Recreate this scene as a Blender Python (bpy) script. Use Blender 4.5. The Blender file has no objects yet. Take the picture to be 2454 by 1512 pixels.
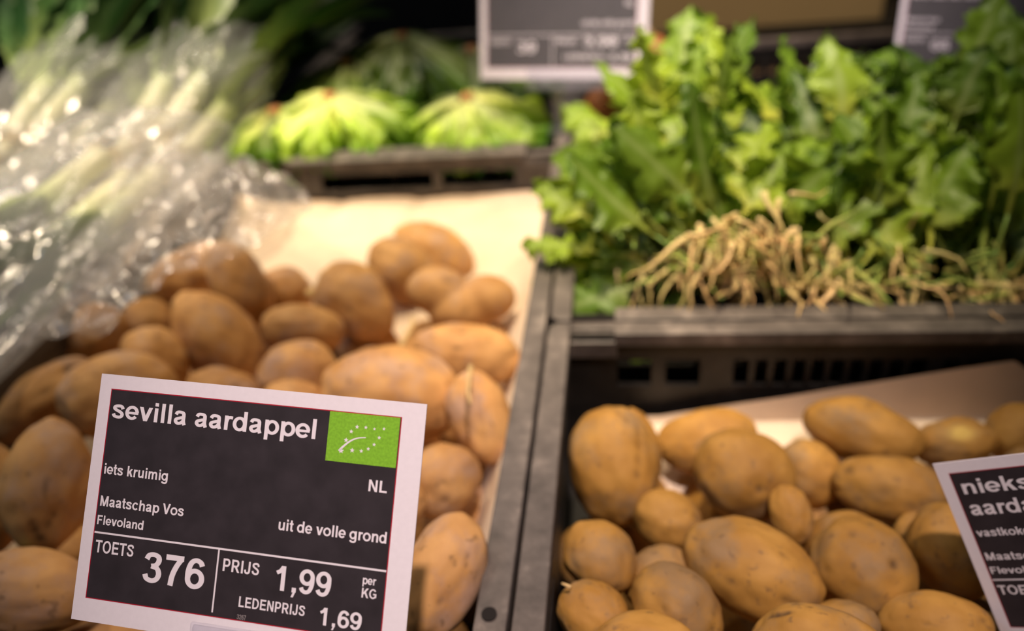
import bpy, bmesh, math, random
import numpy as np
from mathutils import Vector, Matrix, noise

# ------------------------------------------------------------------ camera, light, exposure
S = bpy.context.scene
COL = S.collection
W, H, F = 2454.0, 1512.0, 1800.0          # frame and focal length in pixels
CAMH = 0.355                              # camera height above the crate rims (z = 0)


def unit(v):
    return v / np.linalg.norm(v)


_D = unit(np.array([248.0, -1256.0, F]))  # crate depth axis in camera coordinates (x right, y down, z forward)
_b = -0.012
_E = unit(np.array([1.0, _b, (-248.0 + 1256.0 * _b) / F]))
_E = unit(_E - _D * (_E @ _D))
_U = -np.cross(_D, _E)
M = np.array([_E, _D, _U])                # camera vector -> world vector
CAM = np.array([0.0, 0.0, CAMH])

cam = bpy.data.cameras.new('camera')
cam.sensor_width = 36.0
cam.lens = 36.0 * F / W
cam.clip_start = 0.01
cam.dof.use_dof = True
cam.dof.focus_distance = 0.325
cam.dof.aperture_fstop = 3.4
cam.dof.aperture_blades = 0
cam_o = bpy.data.objects.new('camera', cam)
COL.objects.link(cam_o)
_R = Matrix(np.column_stack([M[:, 0], -M[:, 1], -M[:, 2]]).tolist()).to_4x4()
cam_o.matrix_world = Matrix.Translation(CAM) @ _R
S.camera = cam_o

S.view_settings.view_transform = 'Standard'
S.view_settings.look = 'None'
S.view_settings.gamma = 1.0
S.view_settings.use_curve_mapping = False
S.view_settings.exposure = 0.0
try:
    S.cycles.use_denoising = True
    S.cycles.max_bounces = 10
    S.cycles.transparent_max_bounces = 24
    S.cycles.sample_clamp_indirect = 4.0
except Exception:
    pass

wd = bpy.data.worlds.new('shop_ambient')
S.world = wd
wd.use_nodes = True
wd.node_tree.nodes['Background'].inputs[0].default_value = (0.9, 0.85, 0.9, 1)
wd.node_tree.nodes['Background'].inputs[1].default_value = 0.022


def spot(name, loc, target, power, color, size_deg=50, radius=0.03, blend=0.6):
    l = bpy.data.lights.new(name, 'SPOT')
    l.energy = power
    l.color = color
    l.spot_size = math.radians(size_deg)
    l.spot_blend = blend
    l.shadow_soft_size = radius
    o = bpy.data.objects.new(name, l)
    COL.objects.link(o)
    o.location = loc
    o.rotation_euler = (Vector(target) - Vector(loc)).to_track_quat('-Z', 'Y').to_euler()
    return o


def area(name, loc, target, power, color, sx, sy):
    l = bpy.data.lights.new(name, 'AREA')
    l.shape = 'RECTANGLE'
    l.size, l.size_y = sx, sy
    l.energy = power
    l.color = color
    o = bpy.data.objects.new(name, l)
    COL.objects.link(o)
    o.location = loc
    o.rotation_euler = (Vector(target) - Vector(loc)).to_track_quat('-Z', 'Y').to_euler()
    return o


WARM = (1.0, 0.72, 0.44)
spot('ceiling_spot_potatoes', (-0.42, 0.92, 1.75), (-0.28, 0.66, 0.0), 92, (1.0, 0.79, 0.55), 32, 0.03, 0.9)
spot('ceiling_spot_greens', (-0.02, 0.62, 1.8), (0.04, 0.69, 0.0), 185, (1.0, 0.82, 0.56), 25, 0.03, 0.9)
spot('ceiling_spot_lettuce', (-0.25, 1.05, 1.8), (-0.29, 0.95, 0.0), 110, (1.0, 0.88, 0.62), 12, 0.03, 0.8)
spot('ceiling_spot_leeks', (-1.0, 0.55, 1.7), (-0.72, 0.86, 0.0), 210, (1.0, 0.82, 0.58), 34, 0.03, 0.8)
spot('ceiling_spot_front', (0.26, -0.10, 1.85), (-0.02, 0.27, 0.0), 178, (1.0, 0.80, 0.74), 23, 0.035, 1.0)
spot('fill_spot_cards', (0.25, -0.05, 2.0), (0.12, 1.00, 0.10), 260, (1.0, 0.82, 0.78), 20, 0.04, 0.9)  # added fill light that brightens the cards at the back
spot('fill_spot_shelf', (0.3, 0.9, 1.9), (0.25, 1.65, 0.05), 180, WARM, 30, 0.03, 0.9)  # extra light put in to lift the beige board and price rail
area('shop_window', (-1.6, 0.2, 1.7), (-0.6, 0.8, 0.0), 6, (0.55, 0.75, 1.0), 0.7, 0.5)
area('film_glint_panel', (-0.9, 2.0, 1.7), (-0.7, 0.8, 0.0), 8, (1.0, 0.85, 0.66), 0.55, 0.10)  # added out of view for broad glints on the clear film
area('film_glint_panel_side', (-1.3, 1.55, 1.9), (-0.7, 0.8, 0.0), 6, (1.0, 0.86, 0.70), 0.12, 0.5)  # second added panel, gives the film more glints


# ------------------------------------------------------------------ pixel helpers
def ray(px, py):
    return M @ np.array([(px - W / 2) / F, (py - H / 2) / F, 1.0])


def at_z(px, py, z):
    r = ray(px, py)
    return CAM + r * ((z - CAMH) / r[2])


def at_y(px, py, y):
    r = ray(px, py)
    return CAM + r * (y / r[1])


def project(P):
    c = M.T @ (np.array(P) - CAM)
    return W / 2 + F * c[0] / c[2], H / 2 + F * c[1] / c[2]


# ------------------------------------------------------------------ object helpers
def tag(o, label=None, cat=None, group=None, kind=None):
    if label: o['label'] = label
    if cat: o['category'] = cat
    if group: o['group'] = group
    if kind: o['kind'] = kind
    return o


def link(name, me, mat=None, parent=None, smooth=False):
    o = bpy.data.objects.new(name, me)
    COL.objects.link(o)
    if mat is not None and not me.materials:
        for m in (mat if isinstance(mat, (list, tuple)) else [mat]):
            me.materials.append(m)
    if smooth:
        me.polygons.foreach_set('use_smooth', [True] * len(me.polygons))
    if parent is not None:
        o.parent = parent
    return o


def thing(name, label, cat, loc=(0, 0, 0), group=None):
    o = bpy.data.objects.new(name, None)
    COL.objects.link(o)
    o.location = loc
    o.empty_display_size = 0.02
    return tag(o, label, cat, group)


def mesh(name, verts, faces):
    me = bpy.data.meshes.new(name)
    me.from_pydata([tuple(map(float, v)) for v in verts], [], faces)
    me.update()
    return me


class MB:
    """collects boxes, tubes and grids of one part"""
    def __init__(s):
        s.v, s.f, s.c, s.mi = [], [], [], []
        s.cur = 0

    def add(s, verts, faces, cols=None):
        k = len(s.v)
        s.v += [tuple(map(float, p)) for p in verts]
        s.f += [tuple(i + k for i in f) for f in faces]
        s.mi += [s.cur] * len(faces)
        s.c += cols if cols is not None else [(0.5, 0.5, 0.5, 1)] * len(verts)

    def box(s, x0, x1, y0, y1, z0, z1):
        v = [(x, y, z) for z in (z0, z1) for y in (y0, y1) for x in (x0, x1)]
        s.add(v, [(0, 2, 3, 1), (4, 5, 7, 6), (0, 1, 5, 4), (2, 6, 7, 3), (0, 4, 6, 2), (1, 3, 7, 5)])

    def prism(s, outline, z0, z1):
        """outline: xy points, ccw"""
        n = len(outline)
        v = [(x, y, z0) for x, y in outline] + [(x, y, z1) for x, y in outline]
        s.add(v, [tuple(range(n - 1, -1, -1)), tuple(range(n, 2 * n))] + [(i, (i + 1) % n, n + (i + 1) % n, n + i) for i in range(n)])

    def tube(s, pts, radii, n=7, col=None):
        pts = [Vector(p) for p in pts]
        rings, cols = [], []
        up = Vector((0.31, 0.17, 0.94))
        for i, p in enumerate(pts):
            t = (pts[min(i + 1, len(pts) - 1)] - pts[max(i - 1, 0)]).normalized()
            a = t.cross(up)
            a = a.normalized() if a.length > 1e-6 else Vector((1, 0, 0))
            b = t.cross(a)
            for k in range(n):
                an = 2 * math.pi * k / n
                rings.append(p + (a * math.cos(an) + b * math.sin(an)) * radii[i])
                cc = list(col or (0.5, 0.5, 0.5, 1))
                if col is not None:
                    cc[0] = i / (len(pts) - 1)
                cols.append(tuple(cc))
        faces = []
        m = len(pts)
        for i in range(m - 1):
            for k in range(n):
                k2 = (k + 1) % n
                faces.append((i * n + k, i * n + k2, (i + 1) * n + k2, (i + 1) * n + k))
        faces.append(tuple(range(n - 1, -1, -1)))
        faces.append(tuple((m - 1) * n + k for k in range(n)))
        s.add(rings, faces, cols)

    def grid(s, P, cols=None):
        """P[i][j] points"""
        ni, nj = len(P), len(P[0])
        v = [p for r in P for p in r]
        f = [(i * nj + j, i * nj + j + 1, (i + 1) * nj + j + 1, (i + 1) * nj + j) for i in range(ni - 1) for j in range(nj - 1)]
        s.add(v, f, [c for r in cols for c in r] if cols else None)

    def build(s, name, mat, parent=None, smooth=False, offset=None, bevel=0.0, solid=0.0):
        v = s.v
        if offset is not None:
            v = [(a - offset[0], b - offset[1], c - offset[2]) for a, b, c in v]
        me = mesh(name, v, s.f)
        at = me.color_attributes.new('Col', 'FLOAT_COLOR', 'POINT')
        at.data.foreach_set('color', np.array(s.c, dtype=np.float32).ravel())
        o = link(name, me, mat, parent, smooth)
        if max(s.mi or [0]) > 0:
            me.polygons.foreach_set('material_index', s.mi)
        if bevel:
            b = o.modifiers.new('edge', 'BEVEL')
            b.width, b.segments, b.limit_method = bevel, 2, 'ANGLE'
        if solid:
            b = o.modifiers.new('thickness', 'SOLIDIFY')
            b.thickness, b.offset = solid, 0
        return o


# ------------------------------------------------------------------ materials
def mat(name):
    m = bpy.data.materials.new(name)
    m.use_nodes = True
    nt = m.node_tree
    return m, nt, nt.nodes['Principled BSDF'], nt.links.new


def node(nt, t, **kw):
    n = nt.nodes.new(t)
    for k, v in kw.items():
        setattr(n, k, v)
    return n


def ramp(nt, stops):
    n = nt.nodes.new('ShaderNodeValToRGB')
    e = n.color_ramp.elements
    while len(e) < len(stops):
        e.new(0.5)
    for i, (p, c) in enumerate(stops):
        e[i].position = p
        e[i].color = (*c, 1) if len(c) == 3 else c
    return n


def plain(name, col, rough=0.6, spec=0.3, nscale=None, namt=0.12, metal=0.0):
    m, nt, p, ln = mat(name)
    p.inputs['Roughness'].default_value = rough
    p.inputs['Specular IOR Level'].default_value = spec
    p.inputs['Metallic'].default_value = metal
    if nscale:
        tc = node(nt, 'ShaderNodeTexCoord')
        n = node(nt, 'ShaderNodeTexNoise')
        n.inputs['Scale'].default_value = nscale
        n.inputs['Detail'].default_value = 5
        ln(tc.outputs['Object'], n.inputs['Vector'])
        r = ramp(nt, [(0.3, tuple(c * (1 - namt) for c in col)), (0.7, tuple(min(1, c * (1 + namt)) for c in col))])
        ln(n.outputs['Fac'], r.inputs[0])
        ln(r.outputs[0], p.inputs['Base Color'])
    else:
        p.inputs['Base Color'].default_value = (*col, 1)
    return m


def potato_mat(name, a, b, dust):
    m, nt, p, ln = mat(name)
    tc = node(nt, 'ShaderNodeTexCoord')
    oi = node(nt, 'ShaderNodeObjectInfo')
    ad = node(nt, 'ShaderNodeVectorMath', operation='MULTIPLY_ADD')
    cmb = node(nt, 'ShaderNodeCombineXYZ')
    for i in range(3):
        ln(oi.outputs['Random'], cmb.inputs[i])
    ad.inputs[1].default_value = (1, 1, 1)
    sc = node(nt, 'ShaderNodeVectorMath', operation='SCALE')
    sc.inputs['Scale'].default_value = 7.0
    ln(cmb.outputs[0], sc.inputs[0])
    ln(tc.outputs['Object'], ad.inputs[0])
    ln(sc.outputs[0], ad.inputs[2])

    def nz(scale, det, rough=0.5):
        n = node(nt, 'ShaderNodeTexNoise')
        n.inputs['Scale'].default_value = scale
        n.inputs['Detail'].default_value = det
        n.inputs['Roughness'].default_value = rough
        ln(ad.outputs[0], n.inputs['Vector'])
        return n
    n1 = nz(35, 4)
    r1 = ramp(nt, [(0.35, a), (0.65, b)])
    ln(n1.outputs['Fac'], r1.inputs[0])
    n2 = nz(28, 6, 0.6)                        # dry soil dust in patches
    r2 = ramp(nt, [(0.49, (0, 0, 0)), (0.66, (0.7, 0.7, 0.7))])
    ln(n2.outputs['Fac'], r2.inputs[0])
    mx = node(nt, 'ShaderNodeMix', data_type='RGBA')
    ln(r2.outputs[0], mx.inputs['Factor'])
    ln(r1.outputs[0], mx.inputs[6])
    mx.inputs[7].default_value = (*dust, 1)
    n3 = nz(150, 3)                            # dark blemishes
    r3 = ramp(nt, [(0.61, (0, 0, 0)), (0.72, (0.55, 0.55, 0.55))])
    ln(n3.outputs['Fac'], r3.inputs[0])
    mx2 = node(nt, 'ShaderNodeMix', data_type='RGBA')
    ln(r3.outputs[0], mx2.inputs['Factor'])
    ln(mx.outputs[2], mx2.inputs[6])
    mx2.inputs[7].default_value = (0.13, 0.075, 0.035, 1)
    at = node(nt, 'ShaderNodeAttribute', attribute_name='Col')     # soil caught in the eyes
    sp = node(nt, 'ShaderNodeSeparateColor')
    ln(at.outputs['Color'], sp.inputs[0])
    mx3 = node(nt, 'ShaderNodeMix', data_type='RGBA')
    ln(sp.outputs[0], mx3.inputs['Factor'])
    ln(mx2.outputs[2], mx3.inputs[6])
    mx3.inputs[7].default_value = (0.09, 0.05, 0.022, 1)
    mx4 = node(nt, 'ShaderNodeMix', data_type='RGBA')            # skin rubbed off, yellow flesh
    ln(sp.outputs[1], mx4.inputs['Factor'])
    ln(mx3.outputs[2], mx4.inputs[6])
    mx4.inputs[7].default_value = (0.62, 0.42, 0.10, 1)
    hs = node(nt, 'ShaderNodeHueSaturation')
    mr = node(nt, 'ShaderNodeMapRange')
    mr.inputs[3].default_value, mr.inputs[4].default_value = 0.86, 1.12
    ln(oi.outputs['Random'], mr.inputs[0])
    ln(mr.outputs[0], hs.inputs['Value'])
    ln(mx4.outputs[2], hs.inputs['Color'])
    ln(hs.outputs[0], p.inputs['Base Color'])
    p.inputs['Roughness'].default_value = 0.62
    p.inputs['Specular IOR Level'].default_value = 0.22
    bn = nz(260, 5, 0.65)
    bp = node(nt, 'ShaderNodeBump')
    bp.inputs['Strength'].default_value = 0.22
    bp.inputs['Distance'].default_value = 0.001
    ln(bn.outputs['Fac'], bp.inputs['Height'])
    ln(bp.outputs[0], p.inputs['Normal'])
    return m


def leaf_mat(name, base, mid, tip, trans=0.35, rough=0.45, spread=0.35, spec=0.4):
    """Col.r = along the leaf (0 root end, 1 tip), Col.g = tone per leaf, Col.b = vein"""
    m, nt, p, ln = mat(name)
    at = node(nt, 'ShaderNodeAttribute', attribute_name='Col')
    sp = node(nt, 'ShaderNodeSeparateColor')
    ln(at.outputs['Color'], sp.inputs[0])
    r = ramp(nt, [(0.0, base), (0.4, mid), (1.0, tip)])
    ln(sp.outputs[0], r.inputs[0])
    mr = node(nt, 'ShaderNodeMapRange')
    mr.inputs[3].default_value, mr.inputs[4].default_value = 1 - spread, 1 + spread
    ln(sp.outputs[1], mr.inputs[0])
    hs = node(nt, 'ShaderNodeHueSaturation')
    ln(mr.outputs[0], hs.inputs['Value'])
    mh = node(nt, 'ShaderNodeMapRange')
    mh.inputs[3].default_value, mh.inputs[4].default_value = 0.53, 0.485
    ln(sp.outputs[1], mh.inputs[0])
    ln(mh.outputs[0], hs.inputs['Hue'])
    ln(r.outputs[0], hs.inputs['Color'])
    mx = node(nt, 'ShaderNodeMix', data_type='RGBA')
    ln(sp.outputs[2], mx.inputs['Factor'])
    ln(hs.outputs[0], mx.inputs[6])
    mx.inputs[7].default_value = (0.42, 0.50, 0.20, 1)
    ln(mx.outputs[2], p.inputs['Base Color'])
    p.inputs['Roughness'].default_value = rough
    p.inputs['Specular IOR Level'].default_value = spec
    tr = node(nt, 'ShaderNodeBsdfTranslucent')
    ln(mx.outputs[2], tr.inputs['Color'])
    ms = node(nt, 'ShaderNodeMixShader')
    ms.inputs[0].default_value = trans
    ln(p.outputs[0], ms.inputs[1])
    ln(tr.outputs[0], ms.inputs[2])
    ln(ms.outputs[0], nt.nodes['Material Output'].inputs[0])
    return m


def crate_mat(name='black_crate_plastic', k=1.0):
    m, nt, p, ln = mat(name)
    tc = node(nt, 'ShaderNodeTexCoord')
    n = node(nt, 'ShaderNodeTexNoise')
    n.inputs['Scale'].default_value, n.inputs['Detail'].default_value, n.inputs['Roughness'].default_value = 38, 8, 0.65
    ln(tc.outputs['Object'], n.inputs['Vector'])
    r = ramp(nt, [(0.30, (0.022 * k, 0.018 * k, 0.016 * k)), (0.55, (0.048 * k, 0.040 * k, 0.035 * k)), (0.78, (0.12 * k, 0.10 * k, 0.085 * k))])
    ln(n.outputs['Fac'], r.inputs[0])
    # soil dust lies on the faces that point up
    ln(r.outputs[0], p.inputs['Base Color'])
    p.inputs['Roughness'].default_value = 0.48
    p.inputs['Specular IOR Level'].default_value = 0.45
    n2 = node(nt, 'ShaderNodeTexNoise')
    n2.inputs['Scale'].default_value, n2.inputs['Detail'].default_value = 300, 6
    ln(tc.outputs['Object'], n2.inputs['Vector'])
    bp = node(nt, 'ShaderNodeBump')
    bp.inputs['Strength'].default_value, bp.inputs['Distance'].default_value = 0.25, 0.001
    ln(n2.outputs['Fac'], bp.inputs['Height'])
    ln(bp.outputs[0], p.inputs['Normal'])
    return m


def clear_mat(name, tint, gloss_rough, haze, bump=0.0, bscale=60, ior=1.45):
    """thin clear plastic: see-through with a fresnel gloss and a little white haze"""
    m, nt, p, ln = mat(name)
    nt.nodes.remove(p)
    t = node(nt, 'ShaderNodeBsdfTransparent')
    t.inputs[0].default_value = (*tint, 1)
    d = node(nt, 'ShaderNodeBsdfDiffuse')
    d.inputs[0].default_value = (0.85, 0.85, 0.88, 1)
    tl = node(nt, 'ShaderNodeBsdfTranslucent')
    tl.inputs[0].default_value = (0.85, 0.85, 0.88, 1)
    g = node(nt, 'ShaderNodeBsdfGlossy')
    g.inputs['Roughness'].default_value = gloss_rough
    m0 = node(nt, 'ShaderNodeMixShader')
    m0.inputs[0].default_value = 0.5
    ln(d.outputs[0], m0.inputs[1]); ln(tl.outputs[0], m0.inputs[2])
    m1 = node(nt, 'ShaderNodeMixShader')
    m1.inputs[0].default_value = haze
    ln(t.outputs[0], m1.inputs[1]); ln(m0.outputs[0], m1.inputs[2])
    fr = node(nt, 'ShaderNodeLayerWeight')         # schlick curve, the same from both sides of the film
    fr.inputs[0].default_value = 0.5
    pw = node(nt, 'ShaderNodeMath', operation='POWER')
    pw.inputs[1].default_value = 4.0
    ln(fr.outputs['Facing'], pw.inputs[0])
    f0 = ((ior - 1) / (ior + 1)) ** 2
    sch = node(nt, 'ShaderNodeMath', operation='MULTIPLY_ADD')
    sch.inputs[1].default_value, sch.inputs[2].default_value = 1 - f0, f0
    ln(pw.outputs[0], sch.inputs[0])
    m2 = node(nt, 'ShaderNodeMixShader')
    ln(sch.outputs[0], m2.inputs[0]); ln(m1.outputs[0], m2.inputs[1]); ln(g.outputs[0], m2.inputs[2])
    ln(m2.outputs[0], nt.nodes['Material Output'].inputs[0])
    if bump:
        tc = node(nt, 'ShaderNodeTexCoord')
        n = node(nt, 'ShaderNodeTexNoise')
        n.inputs['Scale'].default_value, n.inputs['Detail'].default_value = bscale, 3
        n.inputs['Distortion'].default_value = 0.8
        ln(tc.outputs['Object'], n.inputs['Vector'])
        bp = node(nt, 'ShaderNodeBump')
        bp.inputs['Strength'].default_value, bp.inputs['Distance'].default_value = bump, 0.006
        ln(n.outputs['Fac'], bp.inputs['Height'])
        for q in (g, fr):
            ln(bp.outputs[0], q.inputs['Normal'])
    return m


MAT = dict(
    potL=potato_mat('brown_potato_skin', (0.42, 0.21, 0.070), (0.56, 0.31, 0.115), (0.36, 0.24, 0.185)),
    potR=potato_mat('tan_potato_skin', (0.31, 0.152, 0.030), (0.42, 0.222, 0.050), (0.22, 0.148, 0.082)),
    crate=crate_mat('black_crate_plastic', 0.30),
    crate_bounce_lit=crate_mat('bounce_lit_crate_plastic', 1.7),  # lighter copy of the plastic, warm bounce light on the walls painted in
    rim=crate_mat('dusty_rim_plastic', 2.3),
    paper=plain('kraft_paper', (0.70, 0.56, 0.42), 0.75, 0.2, 30, 0.06),
    white=plain('card_white', (0.80, 0.74, 0.78), 0.45, 0.3, 400, 0.02),
    black=plain('card_black_print', (0.030, 0.024, 0.028), 0.55, 0.3, 90, 0.2),
    red=plain('card_red_line', (0.42, 0.01, 0.03), 0.5, 0.3),
    green=plain('logo_green', (0.21, 0.47, 0.03), 0.5, 0.3, 900, 0.15),
    letter=plain('white_print', (0.80, 0.74, 0.78), 0.5, 0.3),
    faint=plain('grey_print', (0.25, 0.22, 0.22), 0.5, 0.3),
    acrylic=clear_mat('clear_acrylic', (0.97, 0.97, 0.99), 0.06, 0.06),
    film=clear_mat('clear_film', (0.98, 0.98, 0.98), 0.13, 0.24, 0.30, 60, 1.5),
    sleeve=clear_mat('clear_sleeve', (0.97, 0.97, 0.97), 0.12, 0.13),
    herb=leaf_mat('turnip_green_leaf', (0.44, 0.46, 0.07), (0.21, 0.31, 0.022), (0.15, 0.25, 0.016), spread=0.62),
    herbstem=leaf_mat('turnip_green_stem', (0.55, 0.48, 0.14), (0.42, 0.48, 0.12), (0.20, 0.33, 0.06), 0.1),
    root=leaf_mat('dry_root', (0.78, 0.62, 0.30), (0.70, 0.50, 0.22), (0.55, 0.35, 0.13), 0.05, 0.7, 0.3),
    lettuce=leaf_mat('lettuce_leaf', (0.78, 0.78, 0.30), (0.46, 0.62, 0.07), (0.09, 0.25, 0.01), 0.35, 0.35, 0.8),
    cut=plain('cut_stem', (0.36, 0.16, 0.06), 0.7, 0.2, 60, 0.25),
    leek=leaf_mat('leek_leaf', (0.30, 0.38, 0.13), (0.04, 0.10, 0.025), (0.02, 0.06, 0.025), 0.1, 0.4, 0.4),
    shaft=leaf_mat('leek_shaft', (0.80, 0.76, 0.55), (0.78, 0.75, 0.50), (0.50, 0.58, 0.22), 0.1, 0.4, 0.1),
    onion=plain('onion_skin', (0.50, 0.17, 0.045), 0.4, 0.4, 45, 0.35),
    dark=plain('dark_steel', (0.012, 0.011, 0.010), 0.5, 0.3, 20, 0.2),
    beige=plain('beige_panel', (0.30, 0.235, 0.13), 0.6, 0.3, 4, 0.06),
    strip=plain('price_strip', (0.20, 0.12, 0.085), 0.6, 0.2, 8, 0.2),
    wood=plain('table_board', (0.10, 0.065, 0.04), 0.6, 0.3, 12, 0.3),
    floor=plain('floor_tile', (0.16, 0.14, 0.12), 0.5, 0.3, 6, 0.15),
    wall=plain('dark_wall', (0.012, 0.010, 0.009), 0.8, 0.2, 3, 0.2),
    straw=plain('dry_straw', (0.55, 0.38, 0.17), 0.8, 0.2, 80, 0.2),
)

# ------------------------------------------------------------------ setting
DEPTH = 0.135           # crate depth below its rim
TABLE_Z = -DEPTH - 0.006
mb = MB(); mb.box(-3, 3, -2.5, 2.6, -0.95, -0.90)
tag(mb.build('floor', MAT['floor']), kind='structure')
mb = MB(); mb.box(-3, 3, 2.5, 2.6, -0.90, 2.4)
tag(mb.build('wall_back', MAT['wall']), kind='structure')

tbl = thing('display_table', 'dark wooden display table carrying the black vegetable crates', 'table', (0, 0.75, -0.90))
mb = MB(); mb.box(-1.35, 0.85, 0.06, 1.595, TABLE_Z - 0.03, TABLE_Z)
mb.build('table_top', MAT['wood'], tbl, offset=tbl.location)
for lx in (-1.28, 0.72):
    for ly in (0.10, 1.50):
        mb = MB(); mb.box(lx, lx + 0.06, ly, ly + 0.06, -0.90, TABLE_Z - 0.03)
        mb.build('leg', MAT['dark'], tbl, offset=tbl.location)

# shelf standing behind the crates: dark back, pale front board, black price rail
shelf = thing('shelf_unit', 'dark shelf unit behind the crates with a beige board and price rail', 'shelf', (0, 1.75, -0.90))
mb = MB(); mb.box(-1.6, 1.3, 1.80, 1.84, -0.90, 0.9)
mb.build('back_panel', MAT['dark'], shelf, offset=shelf.location)
pA, pB = at_y(1552, 84, 1.64), at_y(2085, 52, 1.64)
zb = (pA[2] + pB[2]) / 2
mb = MB(); mb.box(0.02, 0.52, 1.640, 1.80, zb, zb + 0.20)
mb.build('beige_board', MAT['beige'], shelf, offset=shelf.location, bevel=0.004)
mb = MB(); mb.box(-0.35, 0.95, 1.62, 1.80, zb - 0.052, zb - 0.002)
mb.build('price_rail', MAT['dark'], shelf, offset=shelf.location, bevel=0.003)
for (a, b) in ((1700, 1760), (1780, 1915), (1945, 2000), (2012, 2065)):
    q0, q1 = at_y(a, 132, 1.60), at_y(b, 105, 1.60)
    mb = MB(); mb.box(q0[0], q1[0], 1.598, 1.606, q0[2], q0[2] + 0.022)
    mb.build('price_strip', MAT['strip'], shelf, offset=shelf.location)
mb = MB(); mb.box(-0.35, 0.95, 1.60, 1.80, zb - 0.14, zb - 0.054)
mb.build('lower_board', MAT['dark'], shelf, offset=shelf.location)


# ------------------------------------------------------------------ crates
def wall_cells(mb, axis, a0, a1, z0, z1, t0, t1, holes):
    """wall along x (axis 0) or y (axis 1) with rectangular openings (a0,a1,z0,z1)"""
    xs = sorted({a0, a1} | {h[0] for h in holes} | {h[1] for h in holes})
    zs = sorted({z0, z1} | {h[2] for h in holes} | {h[3] for h in holes})
    for i in range(len(xs) - 1):
        run = None
        for k in range(len(zs) - 1):
            cx, cz = (xs[i] + xs[i + 1]) / 2, (zs[k] + zs[k + 1]) / 2
            solid = not any(h[0] < cx < h[1] and h[2] < cz < h[3] for h in holes)
            if solid:
                run = [zs[k], zs[k + 1]] if run is None else [run[0], zs[k + 1]]
            if (not solid or k == len(zs) - 2) and run:
                if axis == 0:
                    mb.box(xs[i], xs[i + 1], t0, t1, run[0], run[1])
                else:
                    mb.box(t0, t1, xs[i], xs[i + 1], run[0], run[1])
                run = None


def hole_pattern(a0, a1):
    L = a1 - a0
    hs = [(0.055, 0.083), (0.094, 0.122), (0.148, L / 2 - 0.006), (L / 2 + 0.006, L - 0.148), (L - 0.122, L - 0.094), (L - 0.083, L - 0.055)]
    if L < 0.3:
        hs = [(0.05, L - 0.05)]
    return [(a0 + p, a0 + q, -0.056, -0.029) for p, q in hs if q > p]


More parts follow.
